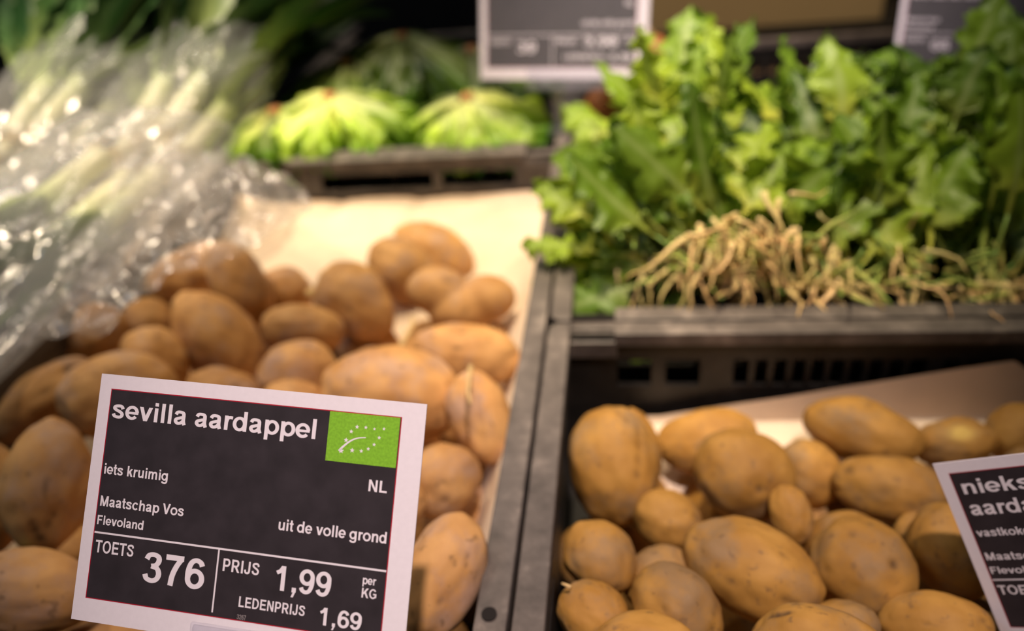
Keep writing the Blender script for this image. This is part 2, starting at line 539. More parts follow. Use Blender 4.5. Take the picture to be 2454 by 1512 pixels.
def crate(label, x0, x1, y0, y1, rear=None, lip=0.012, body='crate'):
    """open stacking crate with a flat rim, slotted walls and lowered corners"""
    base = (x0, y0, TABLE_Z)
    t = thing('plastic_crate', label, 'crate', base, 'black crates on the display')
    RW, IN = 0.0175, 0.010      # rim width, wall set-in from the outer edge
    zb_ = -DEPTH
    mb = MB()
    mb.box(x0 + IN, x1 - IN, y0 + IN, y1 - IN, TABLE_Z, TABLE_Z + 0.006)
    mb.build('base', MAT[body], t, offset=base)
    for y_a in (y0 + IN, y1 - IN - 0.004):
        mb = MB()
        hp = rear if rear and y_a > (y0 + y1) / 2 else hole_pattern(x0, x1)
        wall_cells(mb, 0, x0 + IN, x1 - IN, TABLE_Z, -0.004, y_a, y_a + 0.004, hp)
        for h in hp:                       # fine ribs standing in the long grilles
            if h[1] - h[0] > 0.06 and hp is not rear:
                n = int((h[1] - h[0]) / 0.0145)
                for k in range(1, n):
                    xx = h[0] + (h[1] - h[0]) * k / n
                    mb.box(xx - 0.0022, xx + 0.0022, y_a + 0.0005, y_a + 0.0035, h[2], h[3])
        mb.build('end_wall', MAT[body], t, offset=base)
    for x_a in (x0 + IN, x1 - IN - 0.004):
        mb = MB()
        wall_cells(mb, 1, y0 + IN + 0.004, y1 - IN - 0.004, TABLE_Z, -0.004, x_a, x_a + 0.004, hole_pattern(y0, y1))
        mb.build('side_wall', MAT[body], t, offset=base)
    # rim: two long rails with rounded ends and two cross rails that drop at the corners
    for s in (0, 1):
        xa, xb = (x0, x0 + RW) if s == 0 else (x1 - RW, x1)
        r = 0.011
        out = []
        for (cx, cy, a0) in ((xb, y0, None), (xb, y1, None), (xa + (r if s == 0 else 0), y1 - (r if s == 0 else 0), 1), (xa + (r if s == 0 else 0), y0 + (r if s == 0 else 0), 2)):
            pass
        ox = xa if s == 0 else xb           # outer side
        ix = xb if s == 0 else xa
        sg = 1 if s == 0 else -1
        pts = [(ix, y0)]
        pts += [(ix, y1)]
        pts += [(ox + sg * (r - r * math.sin(a)), y1 - r + r * math.cos(a)) for a in np.linspace(0, math.pi / 2, 6)]
        pts += [(ox + sg * (r - r * math.cos(a)), y0 + r - r * math.sin(a)) for a in np.linspace(0, math.pi / 2, 6)]
        if s == 1:
            pts = pts[::-1]
        # cut the round stacking hole near each end by leaving the rail as three strips
        mb = MB()
        mb.prism(pts, -0.004, 0.0)
        hole_y = [y0 + 0.018]
        o = mb.build('rim_rail', MAT['rim'], t, offset=base, bevel=0.0008)
        mb = MB()                           # the rail's hanging lips
        mb.box(ix - (0.0015 if s == 0 else -0.0005), ix + (0.0005 if s == 0 else 0.0015), y0 + IN, y1 - IN, -0.013, -0.0035)
        mb.box(min(ox, ox + sg * 0.002), max(ox, ox + sg * 0.002), y0 + 0.014, y1 - 0.014, -0.016, -0.004)
        mb.build('rim_lip', MAT[body], t, offset=base)
    for s in (0, 1):
        ya, yb = (y0, y0 + RW) if s == 0 else (y1 - RW, y1)
        c = 0.055
        mb = MB()
        mb.box(x0 + c, x1 - c, ya, yb, -0.004, 0.0)
        yi = yb - 0.002 if s == 0 else ya
        mb.box(x0 + c, x1 - c, yi, yi + 0.002, -lip, -0.0035)
        for (p, q) in ((x0 + RW - 0.002, x0 + c), (x1 - c, x1 - RW + 0.002)):
            mb.box(p, q, ya + (0.002 if s else 0), yb - (0 if s else 0.002), -0.013, -0.009)
            mb.box(p, q, yi, yi + 0.002, -0.024, -0.0085)
        for xx in (x0 + c, x1 - c):
            mb.box(xx - 0.0015, xx + 0.0015, ya, yb, -0.013, -0.0005)
        mb.build('rim_bar', MAT['rim'], t, offset=base, bevel=0.0008)
    return t


XL0, XL1 = -0.528, -0.0620
XR0 = -0.0592
cr_l = crate('black plastic crate in front, lined with pale paper and holding the brown potatoes at left', XL0, XL1, 0.186, 0.884, [(at_y(a, 440, 0.872)[0], at_y(b, 440, 0.872)[0], -0.043, -0.021) for a, b in ((612, 655), (681, 720), (772, 1040), (1062, 1238))], 0.007, 'crate_bounce_lit')
cr_r = crate('black plastic crate holding the tan potatoes, lower right', XR0, XR0 + 0.60, 0.105, 0.505)
cr_h = crate('black plastic crate filled with leafy greens, behind the tan potatoes', XR0, XR0 + 0.60, 0.508, 0.908)
cr_s = crate('black plastic crate holding the lettuce heads, behind the paper-lined potatoes', XL0, XL1, 0.887, 1.487)
cr_k = crate('black plastic crate under the bagged leeks at the left edge', XL0 - 0.412, XL0 - 0.003, 0.40, 1.00)
cr_k2 = crate('black plastic crate beneath the dark leek tops in the back left corner', XL0 - 0.412, XL0 - 0.003, 1.003, 1.60)
cr_o = crate('black plastic crate with brown onions, behind the leafy greens', XR0, XR0 + 0.60, 0.911, 1.311)
# round stacking hole in the left crate's rail
hp_ = at_z(1172, 1472, 0.0004)
me = bpy.data.meshes.new('rail_hole')
bm = bmesh.new()
bmesh.ops.create_cone(bm, cap_ends=True, segments=28, radius1=0.0042, radius2=0.0042, depth=0.0012)
bm.to_mesh(me); bm.free()
hole = link('rail_hole', me, MAT['wall'], cr_l)
hole.location = Vector(hp_) - cr_l.location


# ------------------------------------------------------------------ paper liners
def sheet(name, label, fn, nu, nv, mat_, thick=0.0006):
    mb = MB()
    P = [[fn(i / (nu - 1), j / (nv - 1)) for j in range(nv)] for i in range(nu)]
    mb.grid(P)
    o = mb.build(name, mat_, None, smooth=True)
    # move the origin to the sheet's middle
    tag(o, label, 'paper')
    return o


def creases(x, y, k=1.0):
    p = Vector((x * 9, y * 9, 3.3))
    n = noise.noise(p) + 0.5 * noise.noise(p * 2.1)
    r = abs(noise.noise(Vector((x * 14 + 5, y * 11, 1.7))))
    q = abs(noise.noise(Vector((x * 26 + 2, y * 23, 7.7))))
    return k * (0.006 * n - 0.012 * (0.25 - min(r, 0.25)) - 0.005 * (0.2 - min(q, 0.2)))


LB = -0.082     # level of the paper inside the left crate


def left_paper(u, v):
    # u across (left to right), v from the crate's front to the top of the back edge
    x = XL0 + 0.022 + u * (XL1 - XL0 - 0.044)
    yb_ = 0.866
    s = v * 0.68
    flat = 0.52
    ztop = at_y(900, 474, yb_)[2]
    if s < flat:
        y = 0.285 + s
        z = LB - 0.040 * max(0.0, min(1.0, (0.66 - y) / 0.10))
    else:
        q = min(1.0, (s - flat) / 0.12)
        a = q * math.pi / 2 * 0.70
        y = 0.285 + flat + 0.061 * math.sin(min(a * 1.25, math.pi / 2))
        z = LB + (ztop - LB) * q ** 1.6
    y = min(y, yb_)
    z += creases(x, y + z)
    # right side climbs the wall under the rail, left side stays low
    e = max(0.0, (u - 0.86) / 0.14) * max(0.0, min(1.0, (0.80 - y) / 0.08))
    z += (0.052 + 0.04 * max(0.0, min(1.0, (0.66 - y) / 0.10))) * e ** 1.5
    l = max(0.0, (0.10 - u) / 0.10)
    z += 0.018 * l
    # the back corners are cut by the torn outline
    if v > 0.93:
        top = (1 - max(0, (0.16 - u) / 0.16) ** 1.2 * 0.9 - max(0, (u - 0.93) / 0.07) * 0.8)
        z -= (v - 0.93) / 0.07 * (1 - top) * 0.05
    return (min(max(x, XL0 + 0.018), XL1 - 0.0185), y, max(min(z, -0.015), -DEPTH + 0.004))


sheet('paper_liner', 'crumpled pale kraft paper lining the left potato crate up its back wall', left_paper, 90, 110, MAT['paper'])

RB = -0.088


def right_paper(u, v):
    x0_, x1_ = at_y(1540, 1002, 0.482)[0], 0.50
    x = x0_ + u * (x1_ - x0_)
    zt0, zt1 = at_y(1560, 1000, 0.480)[2], at_y(2430, 865, 0.480)[2]
    xa, xb = at_y(1560, 1000, 0.480)[0], at_y(2430, 865, 0.480)[0]
    k = (x - xa) / (xb - xa)
    zt = zt0 + (zt1 - zt0) * (k if k < 1 else 1 - (k - 1) * 3.2)
    zt = max(zt, RB + 0.008)
    s = v * 0.44
    if s < 0.32:
        y = 0.13 + s
        z = RB - 0.036 * max(0.0, min(1.0, (0.40 - y) / 0.08)) + creases(x, y, 0.6)
    else:
        q = (s - 0.32) / 0.12
        y = 0.450 + 0.0275 * math.sin(min(1, q * 4) * math.pi / 2) + 0.003 * q
        z = RB + (zt - RB) * q ** 1.15 + creases(x, y + z_off(q), 0.35) * (1 - 0.6 * q)
    return (x, min(y, 0.4815), z)


def z_off(q):
    return q * 0.08


sheet('paper_liner', 'brown paper sheet rising behind the tan potatoes in the right crate', right_paper, 70, 80, MAT['paper'])


# ------------------------------------------------------------------ potatoes
def potato_mesh(name, a, b, c, seed, notch=None, taper=0.0, bend=0.0, eyes=7, sub=5, lump=0.055, lobes=None, marks=()):
    rnd = random.Random(seed)
    bm = bmesh.new()
    bmesh.ops.create_icosphere(bm, subdivisions=sub, radius=1.0)
    off = Vector((rnd.uniform(-50, 50), rnd.uniform(-50, 50), rnd.uniform(-50, 50)))
    ed = []
    for _ in range(eyes):
        d = Vector((rnd.gauss(0, 1), rnd.gauss(0, 1), rnd.gauss(0, 1))).normalized()
        ed.append((d, rnd.uniform(0.07, 0.13), rnd.uniform(0.02, 0.05), rnd.uniform(0.25, 0.85)))
    cols = []
    nd = None
    if notch:
        nd = Vector(notch[:3]).normalized()
    for v in bm.verts:
        d = v.co.normalized()
        r = 1 + lump * noise.noise(d * 1.3 + off) + lump * 0.55 * noise.noise(d * 2.9 + off) + 0.008 * noise.noise(d * 7 + off)
        dark = 0.0
        bare = 0.0
        for (mx_, my_, mz_, w, dep, k) in marks:
            s_ = math.exp(-(d - Vector((mx_, my_, mz_)).normalized()).length_squared / (w * w))
            r -= dep * s_
            if k >= 0: dark = max(dark, min(1, k * s_ * 1.3))
            else: bare = max(bare, min(1, -k * s_ * 1.4))
        for (e, w, dep, k) in ed:
            g = (d - e).length_squared / (w * w)
            if g < 9:
                s = math.exp(-g)
                r -= dep * s - dep * 0.45 * math.exp(-g / 3.0)
                dark = max(dark, k * math.exp(-g * 3.0))
        if nd is not None:
            g = (d - nd).length_squared / (notch[3] ** 2)
            r -= notch[4] * math.exp(-g)
        if lobes:
            ts = []
            for (lx, ly, lz, lr) in lobes:
                q = d.x * lx + d.y * ly + d.z * lz
                h = q * q - (lx * lx + ly * ly + lz * lz) + lr * lr
                ts.append(max(0.05, q + math.sqrt(h)) if h > 0 else 0.05)
            r *= sum(t_ ** 14 for t_ in ts) ** (1 / 14)
        # squarer than an ellipsoid along the long axis
        x, y, z = d.x * r, d.y * r, d.z * r
        f = 1 - taper * x
        y, z = y * f, z * f
        y += bend * (x * x - 0.33)
        v.co = Vector((x * a, y * b, z * c))
        cols.append((dark, bare, 0, 1))
    me = bpy.data.meshes.new(name)
    bm.to_mesh(me)
    bm.free()
    at = me.color_attributes.new('Col', 'FLOAT_COLOR', 'POINT')
    at.data.foreach_set('color', np.array(cols, dtype=np.float32).ravel())
    return me


# px, py: centre in the frame; a, b: half sizes; ang: tilt of the long axis; z: height over the rim
LEFT = [
    # px, py, a, b, ang, z, extras, label
    (462, 655, 112, 64, -22, -40, {}, 'long orange-tan potato poking out from under the clear bags beside the paper'),
    (577, 683, 112, 64, 58, -30, {'marks': ((.80, -.05, -.6, .26, .02, .55),)}, 'oval potato with a purplish lower end, leaning on the long potato by the bags'),
    (683, 702, 66, 62, 20, -50, {}, 'small round potato half hidden beneath the purplish-ended one, on the paper'),
    (856, 728, 110, 82, 48, -45, {'taper': .12}, 'egg-shaped potato tilted down to the right in the middle of the back row'),
    (727, 787, 97, 60, 5, -38, {}, 'short oval potato lying level in front of the small bead on the paper'),
    (962, 648, 88, 72, 40, -50, {}, 'dull brown potato under the rearmost one on the paper'),
    (1040, 606, 104, 66, 28, -55, {}, 'rearmost potato of the paper-lined heap, its right end scabby'),
    (1105, 722, 132, 104, 4, -42, {'lobes': ((-.44, -.22, 0, .56), (.46, -.12, 0, .54), (-.02, .16, 0, .60)), 'lump': .03}, 'heart-shaped potato with two lobes at the right end of the back row'),
    (1118, 848, 130, 74, 9, -32, {}, 'long potato lying level against the rail beneath the heart-shaped one'),
    (945, 945, 172, 115, 8, -12, {}, 'biggest potato of the left heap, reddish, just over the large price card'),
    (1153, 1000, 118, 74, 66, -30, {}, 'potato standing on end between the biggest one and the rail'),
    (1062, 1150, 95, 84, -42, -28, {}, 'round potato right of the green logo of the large price card'),
    (1062, 1378, 152, 98, -68, -2, {}, 'large orange potato beside the lower right edge of the large price card'),
    (712, 890, 94, 76, -20, -25, {}, 'round yellowish potato above the middle of the large price card'),
    (520, 812, 132, 86, 50, -25, {'taper': -.08}, 'long potato with dark dimples sloping down to the right, left of the heap centre'),
    (353, 778, 64, 64, 0, -42, {}, 'small round potato beside the dark gap under the clear bags'),
    (372, 868, 90, 74, 55, -25, {}, 'plump yellowish potato in front of the small one by the dark gap'),
    (290, 947, 132, 104, -10, -10, {}, 'large potato peeping over the upper left corner of the large price card'),
    (224, 800, 78, 80, 90, -38, {}, 'brown potato covered by the hanging edge of the clear film'),
    (108, 957, 132, 68, -38, -20, {'marks': ((.62, -.35, -.7, .10, .05, .8), (.1, -.2, -1, .10, .02, .45))}, 'long dark-spotted potato slanting at the far left under the bags'),
    (116, 1160, 158, 97, 94, 0, {'marks': ((.78, .10, -.60, .10, .05, .75), (.66, .22, -.72, .09, .04, .7), (.55, .28, -.78, .07, .03, .5), (.82, .35, -.45, .16, -.02, -.5))}, 'large upright potato with a curved eye, left of the large price card'),
    (-12, 1195, 130, 62, 90, -14, {}, 'potato cut by the left picture edge beside the big upright one'),
    (82, 1418, 142, 98, 8, 6, {}, 'big potato in the bottom left corner'),
    (258, 1548, 120, 60, -5, -46, {}, 'potato showing its top under the lower left corner of the large price card'),
    (536, 938, 86, 58, 12, -22, {}, 'low potato peeping over the top edge of the large price card, left part'),
    (962, 1200, 68, 60, 60, -30, {}, 'pale potato sliver just behind the right edge of the large price card'),
    (702, 962, 76, 52, 0, -14, {}, 'flat potato top touching the middle of the large price card'),
]
RIGHT = [
    (1469, 1113, 143, 107, 84, -22, {'bend': .05, 'marks': ((-.45, -.62, -.62, .07, .05, .15), (-.25, -.62, -.72, .08, .06, .2), (-.02, -.55, -.82, .08, .06, .3), (.18, -.45, -.86, .06, .04, .55))}, 'tall greyish potato with a fold line standing beside the rail at right'),
    (1530, 1080, 100, 52, 78, -40, {}, 'narrow potato tucked in behind the tall greyish one'),
    (1695, 1056, 120, 78, -10, -50, {}, 'two-toned potato lying below the low end of the paper sheet'),
    (1782, 1136, 119, 111, 20, -22, {'marks': ((.35, .18, -.9, .07, .045, .8),)}, 'big round potato with a single small eye near its middle'),
    (1940, 1132, 82, 70, 60, -48, {}, 'spotted potato half hidden behind the big round one'),
    (2064, 1034, 132, 78, 16, -48, {}, 'smooth oval potato highest up the paper sheet'),
    (2286, 1062, 90, 60, -8, -52, {'marks': ((.25, -.35, -.9, .28, .01, -.9),)}, 'potato with a yellow bare patch above the tilted price card'),
    (2450, 1045, 82, 78, -30, -50, {}, 'potato at the right picture edge above the tilted price card'),
    (2468, 1122, 72, 52, -20, -40, {}, 'potato low at the right edge, just over the tilted price card'),
    (2136, 1173, 132, 78, 12, -32, {'marks': ((-.72, -.30, -.62, .14, .04, .6), (-.1, .1, -1, .22, .0, .42), (.35, .35, -.85, .15, .0, .45), (-.5, .45, -.7, .14, .0, .4))}, 'long dirty potato with grey blotches, left of the tilted price card top'),
    (1602, 1247, 84, 70, 30, -42, {}, 'small pinkish potato below the tall greyish one'),
    (1897, 1232, 70, 48, 75, -42, {}, 'slim potato wedged upright below the spotted one'),
    (1806, 1368, 172, 112, 28, -12, {'marks': ((.50, .22, -.8, .09, .035, .45), (.62, .20, -.75, .10, .03, .35), (.74, .18, -.62, .06, -.02, -.8))}, 'largest oval potato with a peeling scar, middle of the right crate'),
    (2064, 1362, 122, 118, 40, -20, {'marks': ((.35, -.45, -.8, .09, .05, .8), (.72, .5, -.5, .12, .06, .85), (-.5, -.4, -.75, .07, .03, .5))}, 'big blocky potato with a few deep eyes, between the largest one and the card'),
    (2008, 1285, 85, 56, -20, -38, {}, 'potato peeking out behind the blocky one'),
    (1438, 1336, 94, 82, 48, -16, {}, 'smooth yellowish potato against the crate rail, below the tall greyish one'),
    (1578, 1385, 88, 72, -30, -30, {}, 'potato half hidden left of the largest oval one'),
    (1622, 1455, 112, 96, 42, -4, {}, 'rounded yellow potato near the bottom edge, left of the largest one'),
    (1420, 1470, 88, 76, 30, -8, {}, 'yellow potato with a thin sprout beside the rail at the bottom'),
    (1552, 1552, 128, 82, 8, 4, {}, 'potato cut by the bottom edge below the rounded yellow one'),
    (1960, 1548, 152, 96, 8, 2, {'marks': ((-.70, -.55, -.45, .07, .05, .95), (-.60, -.58, -.54, .08, .06, .95), (-.50, -.62, -.60, .07, .05, .95), (-.42, -.66, -.62, .06, .04, .9))}, 'potato with a dark crack at the bottom edge'),
    (2028, 1492, 78, 52, 10, -18, {}, 'potato top just behind the cracked one at the bottom'),
    (2240, 1502, 124, 82, 4, -34, {}, 'shaded potato at the bottom beside the tilted price card'),
    (2288, 1316, 112, 106, 70, -40, {}, 'round potato half in the shade of the tilted price card'),
    (2196, 1270, 52, 42, -20, -46, {}, 'small potato wedged left of the shaded round one'),
    (2352, 1524, 66, 52, -30, -50, {}, 'small dark potato at the bottom under the tilted price card'),
]


def solve_heap(rows):
    """ellipsoids seen at their place in the frame; neighbours that would run into each other slide along their sight lines"""
    it = []
    for (px, py, a, b, ang, z, ex, lab) in rows:
        r = ray(px, py)
        t = (z / 1000.0 - CAMH) / r[2]
        it.append([r, t, a / F, b / F, math.radians(ang)])

    def axes(e):
        r, t, a, b, ang = e
        w = r / np.linalg.norm(r)
        ca, sa = math.cos(ang), math.sin(ang)
        u = M @ np.array([ca, sa, 0]); u = unit(u - w * (u @ w))
        v = np.cross(w, u)
        return u, v, w, a * t, b * t, 0.92 * min(a, b) * t

    def sup(e, d):
        u, v, w, A, B, C = axes(e)
        return 1.0 / math.sqrt((d @ u / A) ** 2 + (d @ v / B) ** 2 + (d @ w / C) ** 2)
    for k in range(160):
        for i in range(len(it)):
            for j in range(i + 1, len(it)):
                Pi, Pj = CAM + it[i][0] * it[i][1], CAM + it[j][0] * it[j][1]
                d = Pj - Pi
                L = np.linalg.norm(d)
                if L > 0.12: continue
                d /= L
                ov = sup(it[i], d) + sup(it[j], d) - L - 0.001
                if ov > 0:
                    f, g = (i, j) if it[i][1] < it[j][1] else (j, i)
                    it[g][1] += min(ov, .01) * 0.35
                    it[f][1] -= min(ov, .01) * 0.12
    out = []
    for e in it:
        out.append((CAM + e[0] * e[1], axes(e)))
    return out


def build_heap(rows, material, group, seed):
    res = []
    for k, ((P, (u, v, w, A, B, C)), row) in enumerate(zip(solve_heap(rows), rows)):
        ex = row[6]
        me = potato_mesh('potato', A, B, C, seed + k * 17, ex.get('notch'), ex.get('taper', 0), ex.get('bend', 0),
                         lump=ex.get('lump', 0.075), lobes=ex.get('lobes'), marks=ex.get('marks', ()))
        o = link('potato', me, material, None, True)
        rot = Matrix(np.column_stack([u, v, w]).tolist()).to_4x4()
        o.matrix_world = Matrix.Translation(P) @ rot
        tag(o, row[7], 'potato', group)
        res.append(o)
    return res


POT_L = build_heap(LEFT, MAT['potL'], 'brown potatoes in the left crate', 11)
POT_R = build_heap(RIGHT, MAT['potR'], 'tan potatoes in the right crate', 900)

# the layer beneath, glimpsed in the gaps
rnd = random.Random(5)


def under(x0, x1, y0, y1, nx, ny, z, material, label, group, skip=None):
    proto = [potato_mesh('potato', .036, .029, .028, 70 + k, sub=4) for k in range(4)]
    for i in range(nx):
        for j in range(ny):
            x = x0 + (x1 - x0) * (i + (0.25 if j % 2 else -0.05)) / max(1, nx - 1)
            y = y0 + (y1 - y0) * j / max(1, ny - 1)
            if skip and skip(x, y): continue
            o = link('potato', proto[rnd.randrange(4)], material, None, True)
            o.location = (x, y, z + rnd.uniform(-.004, .004))
            o.rotation_euler = (rnd.uniform(-.4, .4), rnd.uniform(-.4, .4), rnd.uniform(0, 6.2))
            tag(o, label, 'potato', group)


under(-0.45, -0.13, 0.27, 0.60, 6, 7, -0.100, MAT['potL'], 'brown potato of the bottom layer in the left crate, mostly covered by others', 'bottom layer of brown potatoes')
under(-0.01, 0.33, 0.155, 0.40, 6, 6, -0.103, MAT['potR'], 'tan potato of the bottom layer in the right crate, mostly covered by others', 'bottom layer of tan potatoes')


# ------------------------------------------------------------------ lettering
def arc(cx, cy, rx, ry, a0, a1, n=22):
    return ('p', [(cx + rx * math.cos(math.radians(a0 + (a1 - a0) * k / n)), cy + ry * math.sin(math.radians(a0 + (a1 - a0) * k / n))) for k in range(n + 1)])


def cr(pts, n=5):
    """smooth curve through the points"""
    P = [np.array(p, float) for p in pts]
    P = [2 * P[0] - P[1]] + P + [2 * P[-1] - P[-2]]
    out = []
    for i in range(1, len(P) - 2):
        for k in range(n):
            t = k / n
            out.append(tuple(0.5 * ((2 * P[i]) + (-P[i - 1] + P[i + 1]) * t + (2 * P[i - 1] - 5 * P[i] + 4 * P[i + 1] - P[i + 2]) * t * t + (-P[i - 1] + 3 * P[i] - 3 * P[i + 1] + P[i + 2]) * t ** 3)))
    out.append(tuple(P[-2]))
    return ('p', out)


def R_(x0, y0, x1, y1): return ('r', (x0, y0, x1, y1))
def Dg(x0, y0, x1, y1, w=.15): return ('d', (x0, y0, x1, y1, w))


ARCH = cr([(.136, .28), (.20, .42), (.33, .468), (.44, .44), (.475, .33), (.475, .15), (.475, 0)])
S_LOW = [(.455, .36), (.40, .45), (.28, .468), (.14, .44), (.12, .365), (.21, .305), (.36, .245), (.44, .165), (.40, .075), (.28, .05), (.14, .08), (.085, .165)]
SIX = [('e', (.285, .235, .185, .182)), cr([(.10, .22), (.105, .42), (.17, .60), (.29, .662), (.41, .62), (.455, .54)])]
GL = {
    ' ': (.278, []), 'o': (.611, [('e', (.305, .26, .225, .215))]),
    'e': (.556, [arc(.28, .26, .205, .212, 2, 322), R_(.08, .205, .54, .295)]),
    's': (.556, [cr(S_LOW)]), 'S': (.667, [cr([(x * 1.18, y * 1.378) for x, y in S_LOW])]),
    'v': (.556, [Dg(.088, .519, .28, 0), Dg(.47, .519, .28, 0)]),
    'i': (.278, [R_(.07, 0, .21, .519), R_(.07, .59, .21, .716)]), 'l': (.278, [R_(.07, 0, .21, .716)]),
    'a': (.556, [cr([(.10, .37), (.15, .455), (.27, .47), (.38, .44), (.405, .34), (.405, .15), (.455, 0)]),
                 cr([(.405, .285), (.25, .25), (.12, .20), (.11, .11), (.19, .052), (.31, .075), (.40, .16)])]),
    'r': (.389, [R_(.066, 0, .206, .519), cr([(.136, .27), (.18, .41), (.26, .455), (.38, .45)])]),
    'd': (.611, [('e', (.265, .26, .195, .212)), R_(.405, 0, .545, .716)]),
    'p': (.611, [('e', (.345, .26, .195, .212)), R_(.066, -.20, .206, .519)]),
    'g': (.611, [('e', (.265, .265, .195, .20)), cr([(.475, .519), (.475, .3), (.475, -.02), (.42, -.125), (.28, -.152), (.13, -.12), (.10, -.05)]), R_(.405, .3, .545, .519)]),
    't': (.333, [cr([(.165, .69), (.165, .4), (.165, .14), (.20, .06), (.32, .055)]), R_(.02, .415, .315, .519)]),
    'k': (.556, [R_(.066, 0, .206, .716), Dg(.445, .519, .18, .21, .17), Dg(.29, .33, .46, 0, .165)]),
    'u': (.611, [R_(.405, 0, .545, .519), cr([(.136, .519), (.136, .3), (.15, .12), (.21, .06), (.30, .055), (.42, .11), (.475, .22)])]),
    'n': (.611, [R_(.066, 0, .206, .519), ARCH]), 'h': (.611, [R_(.066, 0, .206, .716), ARCH]),
    'm': (.889, [R_(.06, 0, .2, .519), cr([(.13, .28), (.18, .42), (.29, .468), (.39, .44), (.42, .33), (.42, .15), (.42, 0)]),
                 cr([(.42, .28), (.48, .42), (.59, .468), (.70, .44), (.735, .33), (.735, .15), (.735, 0)])]),
    'c': (.556, [arc(.29, .26, .205, .212, 38, 322)]),
    'M': (.833, [R_(.07, 0, .205, .716), R_(.628, 0, .763, .716), Dg(.16, .716, .416, 0, .15), Dg(.673, .716, .416, 0, .15)]),
    'V': (.667, [Dg(.085, .716, .333, 0, .16), Dg(.582, .716, .333, 0, .16)]),
    'F': (.611, [R_(.07, 0, .217, .716), R_(.07, .597, .56, .716), R_(.07, .305, .51, .42)]),
    'E': (.667, [R_(.07, 0, .217, .716), R_(.07, .597, .61, .716), R_(.07, .305, .57, .42), R_(.07, 0, .62, .119)]),
    'L': (.611, [R_(.07, 0, .217, .716), R_(.07, 0, .57, .119)]),
    'N': (.722, [R_(.07, 0, .205, .716), R_(.515, 0, .65, .716), Dg(.145, .716, .575, 0, .15)]),
    'T': (.611, [R_(.02, .597, .59, .716), R_(.232, 0, .379, .716)]),
    'O': (.778, [('e', (.389, .358, .275, .312))]),
    'P': (.667, [R_(.07, 0, .217, .716), cr([(.15, .66), (.36, .66), (.48, .63), (.545, .49), (.48, .35), (.36, .31), (.15, .31)])]),
    'R': (.722, [R_(.07, 0, .217, .716), cr([(.15, .66), (.38, .66), (.50, .63), (.56, .50), (.50, .37), (.38, .335), (.15, .335)]), Dg(.36, .34, .60, 0, .17)]),
    'I': (.278, [R_(.066, 0, .213, .716)]),
    'J': (.556, [cr([(.405, .716), (.405, .4), (.40, .16), (.34, .07), (.24, .052), (.13, .09), (.09, .24)])]),
    'K': (.722, [R_(.07, 0, .217, .716), Dg(.60, .716, .19, .26, .19), Dg(.36, .45, .62, 0, .18)]),
    'G': (.778, [arc(.385, .358, .28, .308, 40, 335), R_(.40, .275, .70, .385), R_(.58, .09, .70, .385)]),
    'D': (.722, [R_(.07, 0, .217, .716), cr([(.15, .66), (.33, .66), (.48, .61), (.59, .46), (.59, .26), (.48, .105), (.33, .056), (.15, .056)])]),
    '1': (.556, [R_(.235, 0, .375, .716), cr([(.08, .505), (.20, .57), (.29, .69)])]),
    '2': (.556, [cr([(.085, .50), (.13, .62), (.27, .662), (.41, .62), (.43, .49), (.33, .33), (.17, .16), (.12, .06)]), R_(.04, 0, .51, .122)]),
    '3': (.556, [cr([(.085, .54), (.14, .635), (.27, .662), (.39, .62), (.41, .52), (.34, .42), (.22, .39)]),
                 cr([(.22, .39), (.38, .35), (.44, .22), (.39, .10), (.27, .053), (.13, .09), (.075, .19)])]),
    '6': (.556, SIX), '7': (.556, [R_(.04, .59, .515, .716), cr([(.45, .64), (.34, .47), (.25, .25), (.215, 0)])]),
    '9': (.556, [('e', (.271, .481, .185, .182)), cr([(.456, .496), (.451, .296), (.386, .116), (.266, .054), (.146, .096), (.10, .176)])]),
    '0': (.556, [('e', (.278, .358, .175, .308))]),
    '8': (.556, [('e', (.278, .53, .16, .135)), ('e', (.278, .205, .185, .155))]),
    ',': (.278, [R_(.075, 0, .215, .137), Dg(.165, .02, .10, -.14, .08)]), '.': (.278, [R_(.075, 0, .215, .137)]),
}


def text_width(s): return sum(GL[ch][0] for ch in s)


def draw_text(mb, s, x, y, cap, width, up=True):
    """lettering on the card: left end of the baseline (x, y) in mm, cap height, total width; the card's y runs down"""
    em = cap / 0.716
    sx = width / text_width(s)
    hx, hy = 0.070, 0.055
    pen = 0.0

    lift = [0.0]

    def pt(p): return ((x + (pen + p[0]) * sx) / 1000, (y - p[1] * em) / 1000, lift[0])
    for ch in s:
        adv, parts = GL[ch]
        for n_, (k, d) in enumerate(parts):
            lift[0] = -1.2e-5 * n_            # strokes overlap, so each lies a hair above the last
            if k == 'r':
                q = [(d[0], d[1]), (d[2], d[1]), (d[2], d[3]), (d[0], d[3])]
                mb.add([pt(p) for p in q], [(3, 2, 1, 0)])
            elif k == 'd':
                h = d[4] / 2
                q = [(d[2] - h, d[3]), (d[2] + h, d[3]), (d[0] + h, d[1]), (d[0] - h, d[1])]
                mb.add([pt(p) for p in q], [(3, 2, 1, 0)])
            else:
                if k == 'e':
                    pts = arc(*d, 0, 360, 30)[1]
                else:
                    pts = d
                n = len(pts)
                vs = []
                for i, p in enumerate(pts):
                    a, b = pts[max(i - 1, 0)], pts[min(i + 1, n - 1)]
                    if k == 'e' and i in (0, n - 1):
                        a, b = pts[n - 2], pts[1]
                    tx, ty = b[0] - a[0], b[1] - a[1]
                    L = math.hypot(tx, ty) or 1
                    nx, ny = -ty / L * hx, tx / L * hy
                    vs += [pt((p[0] + nx, p[1] + ny)), pt((p[0] - nx, p[1] - ny))]
                mb.add(vs, [(2 * i, 2 * i + 1, 2 * i + 3, 2 * i + 2) for i in range(n - 1)])
        pen += adv


